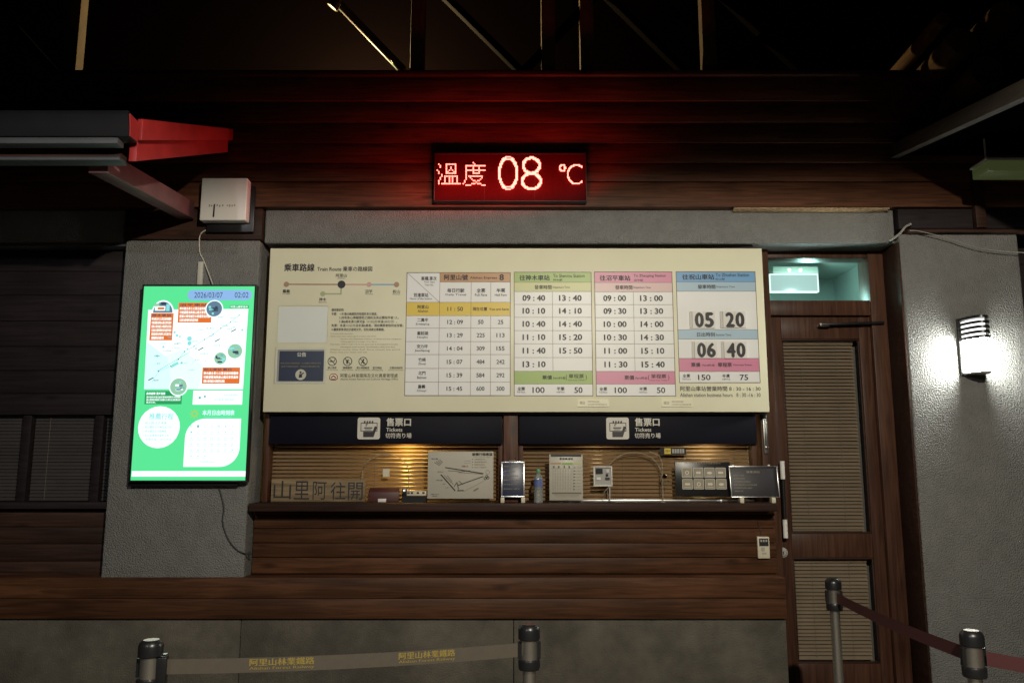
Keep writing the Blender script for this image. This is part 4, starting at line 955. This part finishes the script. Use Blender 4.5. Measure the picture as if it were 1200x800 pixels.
# =================================================================== right eave
XE = 2.69
RE = thing('side_eave', 'dim sloping roof eave with round log rafters above the green lit box', 'eave', (XE, 0, wz(190,0)))
za, zb2 = wz(188, 0), wz(128, -1.3)
m = MB(); m.xprism([(-.045, za), (-.045, za+.10), (-2.0, zb2+.10-(za-zb2)*.54), (-2.0, zb2-(za-zb2)*.54)], XE, XE+.06, 'eave_wood'); m.build('verge_board', RE, bevel=.004)
m = MB(); m.xprism([(-.045, za+.02), (-.045, za+.12), (-2.0, zb2+.12-(za-zb2)*.54), (-2.0, zb2+.02-(za-zb2)*.54)], XE+.061, XR, 'rail_dark'); m.build('soffit', RE)
for px, py, ln, r in ((1128, 48, .5, .10), (1158, 84, .45, .115), (1180, 18, .6, .11), (1212, 40, .5, .10), (1105, 22, .4, .05)):
    e = Vector(at(px, py, -.45)); m = MB()
    m.tube([e, e+Vector((0, ln*.5, -.02)), e+Vector((0, ln+.42, -.05))], r, 'log_wood', 18); m.build('log_rafter', RE, smooth=50)
GB = thing('sign_lamp', 'dim green lit sign box hanging under the log eave', 'sign lamp', at(1178, 205, -.55))
a = Vector(at(1150, 203, -.55)); m = MB(); m.box(a.x, a.x+.42, -.62, -.55+.1, a.z-.01, a.z+.06, 'green_box'); m.build('light_box', GB, bevel=.004)
m = MB(); m.box(a.x-.01, a.x+.43, -.63, -.44, a.z+.061, a.z+.075, 'grey_plastic'); m.build('housing', GB, bevel=.003)
m = MB()
for dx in (.05, .36): MB().tube([(a.x+dx, -.53, a.z+.075), (a.x+dx, -.53, zb2+.35)], .006, 'grey_plastic', 8).build('hanger_rod', GB)

# =================================================================== things on the counter
def flat_sign(name, label, cat, quad, y, mt, th=.004, lean=0, frame=None):
    P = Panel(*quad, y); o = thing(name, label, cat, ((P.x0+P.x1)/2, y, P.z0))
    m = MB(); m.box(P.x0, P.x1, y, y+th, P.z0, P.z1, mt); m.build('panel', o, bevel=min(.0012, th*.3)); return P, o
# plank with carved name, behind the left pane
cy = .185
P = Panel((318,562.5),(428,560),(428,587),(317,588), cy)
NP = thing('name_plank', 'weathered pale plank with large carved characters behind the ticket window glass', 'name plank', ((P.x0+P.x1)/2, cy, ZS))
m = MB(); m.box(P.x0, P.x1, cy, cy+.018, ZS+.001, P.z1, 'plank_wood'); m.build('plank', NP, bevel=.003)
m = MB()
for ch, a, c in (('山', 320.5, 340), ('里', 343.5, 361), ('阿', 365, 381), ('往', 386, 404), ('開', 407, 425)): T(m, P, ch, a, 564, c, 585, 'ink', .0)
m.build('lettering', NP, smooth=0)
# route poster
P, o = flat_sign('route_poster', 'white hand drawn route map sheet standing beside the small toy train', 'poster', ((501.5,528.5),(578,529),(578.5,584),(501,584)), .10, 'paper')
m = MB(); S = lambda x, y: (500+x*80/985, 525+y*65/800)
def sl(x0, y0, x1, y1, t, mt): a = P.p(*S(x0, y0)); b = P.p(*S(x1, y1)); m.line(*a, *b, t, P.Y-.002, mt)
def st(s, x0, y0, x1, y1, mt, bo=.0): T(m, P, s, *S(x0, y0), *S(x1, y1), mt, bo, .0025)
st('遊園行程專區', 655, 68, 945, 108, 'ink', .02); st('Tour route map', 670, 120, 910, 135, 'ink_grey')
for i, s in enumerate(('支線路程介紹', '單程車票說明', '轉乘接駁資訊', '散步小徑指引')): st(s, 690, 150+i*38, 840+20*(i%2), 170+i*38, 'ink_grey'); sl(655, 160+i*38, 668, 160+i*38, .004, 'ink')
sl(545, 180, 640, 180, .002, 'ink_grey'); sl(545, 215, 640, 215, .002, 'ink_grey'); st('阿里山站', 510, 245, 600, 270, 'ink_red')
sl(270, 275, 820, 365, .007, 'ink'); sl(450, 345, 810, 372, .003, 'ink_line'); sl(205, 375, 415, 610, .008, 'ink'); sl(250, 385, 390, 520, .004, 'ink_line'); sl(300, 390, 370, 480, .004, 'ink_line'); sl(310, 320, 470, 330, .004, 'ink_line')
sl(400, 550, 440, 490, .007, 'ink_line'); sl(440, 490, 465, 590, .007, 'ink_line'); sl(445, 608, 540, 608, .007, 'ink'); sl(465, 470, 530, 520, .005, 'ink_line'); sl(450, 535, 820, 405, .006, 'ink'); sl(540, 620, 830, 470, .003, 'ink_grey'); sl(680, 615, 750, 575, .008, 'ink_line'); sl(470, 340, 620, 320, .004, 'ink_line')
for i in range(4): sl(110+i*25, 200-i*14, 190+i*14, 245-i*14, .004, 'ink_line')
st('祝山線', 70, 138, 160, 160, 'label_blue', .01); st('神木站', 160, 330, 245, 345, 'ink'); st('沼平公園', 140, 450, 230, 467, 'ink'); st('十字路', 215, 505, 270, 520, 'ink_line'); st('二萬平', 270, 558, 330, 572, 'ink_line'); st('圖例', 65, 655, 180, 668, 'ink_line'); st('說明', 85, 680, 155, 697, 'ink')
for x, y in ((845, 435), (885, 425), (868, 405)): a = P.p(*S(x, y)); m.ring(*a, .010, .004, P.Y-.003, 'ink')
a = P.p(*S(880, 345)); m.ring(*a, .014, .002, P.Y-.003, 'ink_line')
m.build('map_drawing', o, smooth=0)
m = MB(); m.box(P.x0-.006, P.x1+.006, .085, .097, ZS+.001, ZS+.008, 'acrylic'); m.box(P.x0-.004, P.x1+.004, .092, .0955, ZS+.009, P.z1+.006, 'acrylic'); m.build('acrylic_stand', o)
# tablet on stand
def easel(name, label, cat, quad, y, frame, face, feet, clip=False, t=.012, lean=7):
    P = Panel(*quad, y); o = thing(name, label, cat, ((P.x0+P.x1)/2, y, ZS+.001)); cx = (P.x0+P.x1)/2
    def L(mb): # lean back about the lower edge
        c, s = math.cos(R(-lean)), math.sin(R(-lean)); z0 = P.z0
        mb.v = [(vx, y+(vy-y)*c-(vz-z0)*s, z0+(vy-y)*s+(vz-z0)*c) for vx, vy, vz in mb.v]; return mb
    L(MB().box(P.x0, P.x1, y+.002, y+.012, P.z0, P.z1, face)).build('face_panel', o, bevel=.001)
    m = MB()
    for q in ((P.x0-t*.5, P.x1+t*.5, P.z0-t*.5, P.z0+t*.5), (P.x0-t*.5, P.x1+t*.5, P.z1-t*.5, P.z1+t*.5), (P.x0-t*.5, P.x0+t*.5, P.z0+t*.51, P.z1-t*.51), (P.x1-t*.5, P.x1+t*.5, P.z0+t*.51, P.z1-t*.51)): m.box(q[0], q[1], y-.003, y+.013, q[2], q[3], frame)
    L(m).build('frame', o, bevel=.0015)
    m = MB()
    for px in feet: x = wx(px, 586, y); m.box(x-.012, x+.012, y-.03, y+.02, ZS+.001, P.z0-t*.5+.004, 'cream_plastic')
    m.build('foot', o, bevel=.002) if False else None
    for px in feet:
        x = wx(px, 586, y); f = MB(); f.box(x-.013, x+.013, y-.028, y+.03, ZS+.001, max(ZS+.012, P.z0-t*.5), 'cream_plastic'); f.build('foot', o, bevel=.002)
    return P, o, L
P, o, L = easel('framed_notice', 'small upright framed notice on two pale feet in front of the wooden post', 'notice', ((587.5,541),(613.5,541),(614.5,581.5),(588.5,581.5)), .07, 'alu', 'notice_navy', (589, 613), t=.010)
m = MB(); T(m, P, '本售票窗口服務時間', 590, 545, 606, 547, 'ink_grey', 0, .0035)
for i in range(5): T(m, P, ('售票作業請依序排隊', '預訂車票取票須知', '團體票請洽服務台', '遺失物品洽站務員', '請保持月台整潔')[i], 590, 551+i*5.2, 604+(i*3)%7, 552.6+i*5.2, 'ink_grey', 0, .0035)
L(m).build('lettering', o, smooth=0)
m = MB(); x = (P.x0+P.x1)/2; m.box(x-.025, x+.025, P.Y-.01, P.Y+.016, P.z1+.002, P.z1+.012, 'black_plastic'); m.tube([(x-.022, P.Y, P.z1+.012), (x-.022, P.Y, P.z1+.03)], .003, 'steel', 8); m.tube([(x+.022, P.Y, P.z1+.012), (x+.022, P.Y, P.z1+.03)], .003, 'steel', 8); L(m).build('clip', o)
# bottle
bx, by = wx(631, 587, .05), .05; hz = wz(549.5, .05)-ZS; r = .030
BT = thing('water_bottle', 'clear plastic water bottle with green cap and blue label on the counter', 'bottle', (bx, by, ZS+.001))
z = lambda f: ZS+.001+f*hz
MB().lathe([(0, z(0)), (r*.9, z(.0)), (r, z(.03)), (r, z(.16)), (r*.93, z(.19)), (r, z(.22)), (r, z(.34)), (r*.95, z(.37)), (r, z(.40)), (r, z(.70)), (r*.8, z(.79)), (r*.42, z(.87)), (r*.40, z(.90))], bx, by, 'bottle_plastic', 28).build('body', BT)
MB().lathe([(r*.47, z(.885)), (r*.50, z(.90)), (r*.50, z(.985)), (r*.44, z(1)), (0, z(1))], bx, by, 'cap_green', 20).build('cap', BT)
MB().lathe([(r*1.015, z(.46)), (r*1.015, z(.70))], bx, by, 'label_blue', 28, 200, 330).build('bottle_label', BT)
# fare sheet
P, o = flat_sign('fare_sheet', 'upright printed fare sheet with fine table columns standing beside the water bottle', 'notice sheet', ((643.5,532),(682,532),(684,586),(644,586)), .09, 'paper_note')
m = MB(); S = lambda x, y: (640+x*50/615, 525+y*65/800)
def q_(a, b, c, d, mt, lift=.0015): m.rect(*P.r(*S(a, b), *S(c, d)), P.Y-lift, mt)
q_(65, 88, 500, 120, 'ink'); st('車票票價表', 190, 135, 385, 165, 'ink', .01); q_(60, 205, 215, 225, 'col_brown'); q_(225, 205, 380, 235, 'col_green'); q_(390, 200, 510, 225, 'col_palegreen'); q_(85, 632, 515, 655, 'ink_line')
for x in (110, 180, 260, 330): st('票', x-12, 250, x+12, 282, 'ink')
for i in range(14):
    for x in (100, 135, 170, 205, 245, 280, 320, 360): q_(x-9, 300+i*22, x+6, 308+i*22, 'ink_grey')
for i in range(8): q_(395, 270+i*45, 420, 280+i*45, 'ink'); q_(440, 272+i*45, 500, 278+i*45, 'ink_grey')
q_(120, 670, 480, 676, 'ink_grey'); q_(140, 690, 470, 695, 'ink_grey'); q_(75, 285, 385, 288, 'ink_line'); q_(388, 240, 391, 610, 'ink_line')
m.build('printing', o, smooth=0)
m = MB(); m.box(P.x0-.004, P.x1+.004, .078, .0875, ZS+.001, ZS+.007, 'acrylic'); m.box(P.x0-.003, P.x1+.003, .083, .0855, ZS+.0075, P.z1+.004, 'acrylic'); m.build('acrylic_stand', o)
# card reader
P = Panel((695,546),(717,546),(718,569.5),(696,569.5), .13)
o = thing('card_reader', 'small clear card reader case with circuit parts on a thin stand beside the fare sheet', 'card reader', ((P.x0+P.x1)/2, .13, ZS+.001))
m = MB(); t = .008; m.box(P.x0, P.x1, .14, .15, P.z0, P.z1, 'grey_plastic'); MBc = m.build('case_back', o)
m = MB()
for q in ((P.x0, P.x1, P.z0, P.z0+t), (P.x0, P.x1, P.z1-t, P.z1), (P.x0, P.x0+t, P.z0+t, P.z1-t), (P.x1-t, P.x1, P.z0+t, P.z1-t)): m.box(q[0], q[1], .125, .1395, q[2], q[3], 'white_plastic')
m.build('case_rim', o, bevel=.002)
m = MB(); S = lambda x, y: (640+x*160/1200, 525+y*75/562)
for a, b, c, d, mt in ((435, 178, 495, 222, 'black_matte'), (445, 255, 480, 278, 'white_plastic'), (528, 185, 552, 215, 'alu'), (525, 225, 545, 245, 'black_matte'), (520, 256, 560, 276, 'ink')): q = P.r(*S(a, b), *S(c, d)); m.box(q[0], q[1], .130, .1392, q[2], q[3], mt)
m.build('circuit_part', o)
m = MB(); x = wx(714.5, 575, .14); m.box(x-.004, x+.004, .138, .146, ZS+.001, P.z0-.001, 'grey_plastic'); m.box(x-.05, x+.02, .11, .16, ZS+.001, ZS+.006, 'acrylic'); m.tube([(wx(706, 576, .13), .13, ZS+.006), (wx(708, 573, .13), .13, ZS+.07), (x, .14, P.z0)], .002, 'grey_plastic', 6); m.build('stand', o)
# speech microphone
x, z_ = wx(778.5, 558, .13), wz(558, .13)
o = thing('window_intercom', 'clear intercom holder with a shiny round speaker by the payment sign', 'intercom', (x, .13, ZS+.001))
m = MB(); cyl = MB(); cyl.lathe([(0, .012), (.010, .012), (.016, .006), (.018, 0)], 0, 0, 'chrome', 20); m.add([(x+p[0], .13-p[2], z_+p[1]) for p in cyl.v], cyl.f, 'chrome'); cyl = MB(); cyl.lathe([(0, .005), (.007, .004), (.008, 0)], 0, 0, 'chrome', 12); m.add([(x+.022+p[0], .13-p[2], z_-.036+p[1]) for p in cyl.v], cyl.f, 'chrome'); m.build('speaker', o)
m = MB(); m.box(x-.028, x+.032, .131, .136, z_-.06, z_+.05, 'acrylic'); m.build('holder_plate', o, bevel=.001)
m = MB(); m.tube([(x-.012, .135, ZS+.001), (x-.012, .135, z_+.10), (x-.03, .135, z_+.14), (x-.10, .135, z_+.17)], .003, 'acrylic_edge', 8); m.lathe([(0, ZS+.001), (.02, ZS+.001), (.018, ZS+.006), (0, ZS+.008)], x-.012, .135, 'grey_plastic', 16); m.build('stem', o)
# payment sign
P = Panel((791,541),(856,541),(856,581),(792,581), .13)
o = thing('payment_sign', 'dark payment sign with eight pale square logos in two rows', 'payment sign', ((P.x0+P.x1)/2, .13, P.z0))
m = MB(); m.box(P.x0, P.x1, .13, .15, P.z0, P.z1, 'black_plastic'); m.build('panel', o, bevel=.002)
m = MB(); S = lambda x, y: (785+x*75/1091, 530+y*55/800)
T(m, P, '本站提供多元支付方式歡迎使用', *S(255, 165), *S(870, 195), 'ink_grey', 0)
for j in range(2):
    for i in range(4):
        a = P.r(*S(205+i*192+j*6, 258+j*195), *S(380+i*192+j*6, 432+j*195)); m.rrect(*a, .006, P.Y-.0015, 'picto_white')
        k = .003; m.rrect(a[0]+k, a[1]-k, a[2]+k, a[3]-k, .004, P.Y-.002, 'ink_grey'); cx, cz = (a[0]+a[1])/2, (a[2]+a[3])/2; s = (a[1]-a[0])
        n_ = (i+j*3) % 4
        if n_ == 0: m.ring(cx, cz, s*.2, s*.08, P.Y-.0026, 'picto_white', 14)
        elif n_ == 1: m.disc(cx-s*.1, cz, s*.13, P.Y-.0026, 'picto_white', 14); m.disc(cx+s*.12, cz, s*.13, P.Y-.0028, 'picto_white', 14)
        elif n_ == 2: m.disc(cx, cz-s*.02, s*.26, P.Y-.0026, 'picto_white', 16, s*.13)
        else: m.rrect(cx-s*.25, cx+s*.25, cz-s*.1, cz+s*.1, s*.05, P.Y-.0026, 'picto_white')
        m.rect(cx-s*.3, cx+s*.3, cz-s*.33, cz-s*.29, P.Y-.0026, 'picto_white')
m.build('logo_grid', o, smooth=0)
m = MB()
for f in (.2, .8): xx = P.x0+f*(P.x1-P.x0); m.box(xx-.01, xx+.01, .12, .17, ZS+.001, P.z0-.001, 'acrylic')
m.build('stand', o)
# dark framed display
P, o, L = easel('framed_menu', 'wide dark glossy framed notice on two pale feet beside the payment sign', 'notice', ((855,546),(911,545.5),(915,582),(859,582)), .03, 'alu', 'ink', (868.5, 905.5), t=.006, lean=10)
m = MB(); S = lambda x, y: (760+x*170/1200, 515+y*85/600)
T(m, P, '購票須知', *S(810, 255), *S(920, 275), 'ink_grey', 0, .0035)
for i, s in enumerate(('請於發車前三十分鐘報到', '逾時視同放棄', '本站不接受現場退票作業請見諒', '團體訂票請提早七日以前預約辦理', '服務電話請洽站務人員詢問', '優待票請出示證件')): T(m, P, s, *S(705+i*3, 290+i*26), *S((790, 800, 850, 900, 860, 790)[i], 300+i*26), 'ink_grey', 0, .0035)
L(m).build('lettering', o, smooth=0)
m = MB()
for px in (861, 903): xx = wx(px, 545, .03); m.box(xx-.006, xx+.006, .028, .045, P.z1+.003, P.z1+.012, 'cream_plastic')
L(m).build('corner_clip', o)
# sticker on glass
P = Panel((773,524.5),(803.5,524.5),(804,532.5),(773.5,532.5), .19)
m = MB(); m.box(P.x0, P.x1, .19, .192, P.z0, P.z1, 'black_matte'); m.rect(*P.r(778.6, 525, 786, 531.6), .1888, 'col_yellow'); 
for i in range(5): m.rect(*P.r(787.5+i*3, 525.8, 789.8+i*3, 530.8), .1888, 'grey_plastic')
T(m, P, '營業中', 779.5, 526.5, 785.2, 530, 'ink', 0, .002)
m.build('sticker', origin=((P.x0+P.x1)/2, .19, P.z0), label='small black and yellow sticker on the window glass above the payment sign', cat='sticker', smooth=0)
P = Panel((448.5,549),(456.5,549),(456.5,558.5),(448.5,558.5), .19)
m = MB(); m.box(P.x0, P.x1, .19, .193, P.z0, P.z1, 'cream_plastic'); m.build('sticker', origin=((P.x0+P.x1)/2, .19, P.z0), label='plain pale square sticker on window glass above the dark red holder', cat='sticker')
# clutter behind the left window
P = Panel((471,573),(500,573),(500,583.5),(471,583.5), .165)
o = thing('train_model', 'small yellow and black toy train beside the route map sheet', 'toy train', ((P.x0+P.x1)/2, .165, ZS+.001))
m = MB(); q = P.r(477, 575, 500, 580.5); m.box(q[0], q[1], .15, .19, q[2], q[3], 'cream_plastic'); m.build('body', o, bevel=.002)
m = MB(); q = P.r(471.5, 572, 476.6, 580.5); m.box(q[0], q[1], .148, .192, q[2], q[3], 'black_plastic'); a = P.p(474, 574.3); m.rect(a[0]-.006, a[0]-.002, a[1]-.006, a[1]+.006, .1465, 'tiny_led'); m.rect(a[0]+.002, a[0]+.006, a[1]-.006, a[1]+.006, .1465, 'tiny_led'); m.build('cab', o, bevel=.002)
m = MB(); q = P.r(471.5, 580.6, 500, 587); m.box(q[0], q[1], .152, .188, ZS+.001, q[3], 'black_plastic'); m.build('chassis', o)
m = MB()
for px in (479, 483, 490, 496.5): q = P.r(px-1.4, 576, px+1.4, 578.2); m.rect(*q, .1485, 'ink')
m.build('window', o, smooth=0)
m = MB(); a0, a1 = wx(433, 580, .225), wx(468, 580, .225); z1 = wz(571, .225)
m.xprism([(.2, ZS+.001), (.235, ZS+.001), (.235, z1), (.205, z1-.03)], a0, a1, 'dark_red_paint'); m.build('card_holder', origin=((a0+a1)/2, .22, ZS), bevel=.003, label='low dark red holder between the name plank and toy train', cat='holder')
m = MB(); q = Panel((443,584),(452.5,584),(452.5,587.4),(443,587.4), .16); m.box(q.x0, q.x1, .155, .163, ZS+.001, q.z1, 'white_plastic'); m.build('tag', origin=(q.x0, .16, ZS), label='tiny white tag on the sill below the plain square sticker', cat='tag', bevel=.001)
# thermostat remote under the counter end
P = Panel((887.5,628.5),(901.5,628.5),(902.5,654),(888.5,654), .11)
o = thing('wall_controller', 'small cream remote controller with dark screen fixed to counter planks by the door', 'controller', ((P.x0+P.x1)/2, .14, P.z0))
m = MB(); m.box(P.x0, P.x1, .11, .136, P.z0, P.z1, 'cream_plastic'); m.build('case', o, bevel=.004)
m = MB(); m.rect(*P.r(889.5, 630.5, 900.5, 639.5), .1085, 'black_matte')
for i in range(3): m.rect(*P.r(891+i*3, 632, 893+i*3, 634.5), .1075, 'grey_plastic')
m.build('screen', o, smooth=0)
m = MB(); q = P.r(892, 641, 896, 645.5); m.rect(*q, .1085, 'grey_plastic'); m.rect(*P.r(893, 647, 898, 649), .1085, 'grey_plastic'); m.build('button', o, smooth=0)
cable('cable', [at(886, 603, .13), at(888, 612, .13), at(891, 622, .13), at(893, 628.5, .12)], .002, 'wire_black', 'short thin dark wire dropping from the counter shelf to the cream controller')

# =================================================================== queue barrier posts
def barrier(px, py, label, cassette=0, lid='black_plastic'):
    """py = top of the cap in the photograph; all posts are one metre tall"""
    ht = .992; v = (400-py)/F; dz = ht-CAM[2]; t = dz/(ST+v*CT); Y = CAM[1]+t*(CT-v*ST); X = (px-600)/F*t
    o = thing('barrier_post', label, 'barrier post', (X, Y, 0), 'belt barrier posts in front of the counter')
    r = .042
    MB().lathe([(0, ht+.0), (r*.66, ht), (r*.9, ht-.008), (r, ht-.02), (r, ht-.052), (r*.93, ht-.056), (0, ht-.056)], X, Y, 'black_plastic', 32).build('cap', o)
    MB().lathe([(0, ht+.0008), (r*.62, ht+.0006)], X, Y, lid, 28).build('cap_disc', o)  # white lids imitate light reflecting off the cap tops
    MB().lathe([(r*.80, ht-.0565), (r*.80, ht-.128)], X, Y, 'steel', 32).build('sleeve', o)
    MB().lathe([(0, ht-.1285), (r*.96, ht-.1285), (r, ht-.133), (r, ht-.158), (r*.93, ht-.165), (0, ht-.165)], X, Y, 'black_plastic', 32).build('collar', o)
    MB().lathe([(r*.60, ht-.1655), (r*.60, .03)], X, Y, 'steel', 28).build('tube', o)
    MB().lathe([(r*.60, .05), (.03, .045), (.10, .03), (.165, .018), (.17, .004), (0, .004)], X, Y, 'black_plastic', 40).build('base', o)
    m = MB()
    for a in (0, 90, 180, 270):
        c, s = math.cos(R(a)), math.sin(R(a)); m.add([(X+c*(r*.80-.002)-s*k, Y+s*(r*.80-.002)+c*k, zz) for k, zz in ((-.009, ht-.062), (.009, ht-.062), (.009, ht-.125), (-.009, ht-.125))]+[(X+c*(r+.002)-s*k, Y+s*(r+.002)+c*k, zz) for k, zz in ((-.009, ht-.062), (.009, ht-.062), (.009, ht-.125), (-.009, ht-.125))],
              [(4,5,6,7),(0,4,7,3),(1,2,6,5),(0,1,5,4),(3,7,6,2)], 'black_plastic')
        m.build('belt_slot', o); m = MB()
        if a == 180: break
    return o, Vector((X, Y, ht))
def belt(o, a, b, mt, texts=(), z0=.068, z1=.118, r=.045, clip=True):
    d = (b-a); d.z = 0; d.normalize(); A = a+d*r; C_ = b-d*r; n = 24; m = MB(); vs = []
    nrm = Vector((d.y, -d.x, 0))
    if nrm.y > 0: nrm = -nrm
    def pt(f, h):
        p = A.lerp(C_, f); sag = .012*4*f*(1-f); return Vector((p.x, p.y, a.z-h-sag))
    for s in (0, .0015):
        for i in range(n+1): vs += [pt(i/n, z0)-nrm*s, pt(i/n, z1)-nrm*s]
    k = 2*(n+1); f = []
    for i in range(n): f += [(2*i, 2*i+1, 2*i+3, 2*i+2), (k+2*i, k+2*i+2, k+2*i+3, k+2*i+1)]
    m.add(vs, f, mt); bl = m.build('belt', o)
    L_ = (C_-A).length
    for s, f0, f1, h0, h1, mt2, bo in texts:
        m = MB()
        v, fc = glyphs(s, bo); ax, bx = min(p[0] for p in v), max(p[0] for p in v); az, bz = min(p[1] for p in v), max(p[1] for p in v)
        for i, ob in enumerate((0, bo, -bo) if bo else (0,)):
            m.add([pt(f0+(p[0]+ob-ax)/(bx-ax)*(f1-f0), h1+(p[1]+ob*.4-az)/(bz-az)*(h0-h1))+nrm*(.0012+.0001*i) for p in v], fc, mt2)
        m.build('belt_lettering', bl, smooth=0)
    if clip:
        m = MB(); e = a+d*(r*.9); m.beam((e.x, e.y, a.z-.058), (e.x, e.y, a.z-.15), .046, .034, 'black_plastic', up=tuple(d)); m.build('belt_cassette', o, bevel=.003)
        m = MB(); m.box(e.x-.016, e.x+.016, e.y-.016, e.y+.016, a.z-.0575, a.z-.048, 'chrome'); m.build('belt_latch', o, bevel=.002)
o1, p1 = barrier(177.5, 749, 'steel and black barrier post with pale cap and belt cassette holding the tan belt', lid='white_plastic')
o2, p2 = barrier(620, 731, 'steel and black barrier post with dark red cap below the counter', lid='dark_red_paint')
o3, p3 = barrier(976, 677.5, 'farther and smaller barrier post standing in front of the door, red belt attached')
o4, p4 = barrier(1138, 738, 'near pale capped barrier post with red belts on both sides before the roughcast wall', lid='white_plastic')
cn, en = '阿里山林業鐵路', 'Alishan Forest Railway'
belt(o1, p1, p2, 'belt_tan', [(cn, .228, .405, .071, .096, 'belt_yellow', .03), (en, .228, .405, .099, .112, 'belt_yellow', .01), (cn, .645, .81, .071, .096, 'belt_yellow', .03), (en, .645, .81, .099, .112, 'belt_yellow', .01)])
belt(o3, p3, p4, 'belt_red', [('◎', .60, .66, .076, .110, 'belt_mark', .02), (cn, .70, .9, .08, .105, 'belt_mark', 0)], clip=False)
p5 = Vector((p4.x+.75, p4.y-.75, p4.z))
belt(o4, p4, p5, 'belt_red', [], clip=False)

bpy.data.objects.remove(_to); bpy.data.curves.remove(_tc)
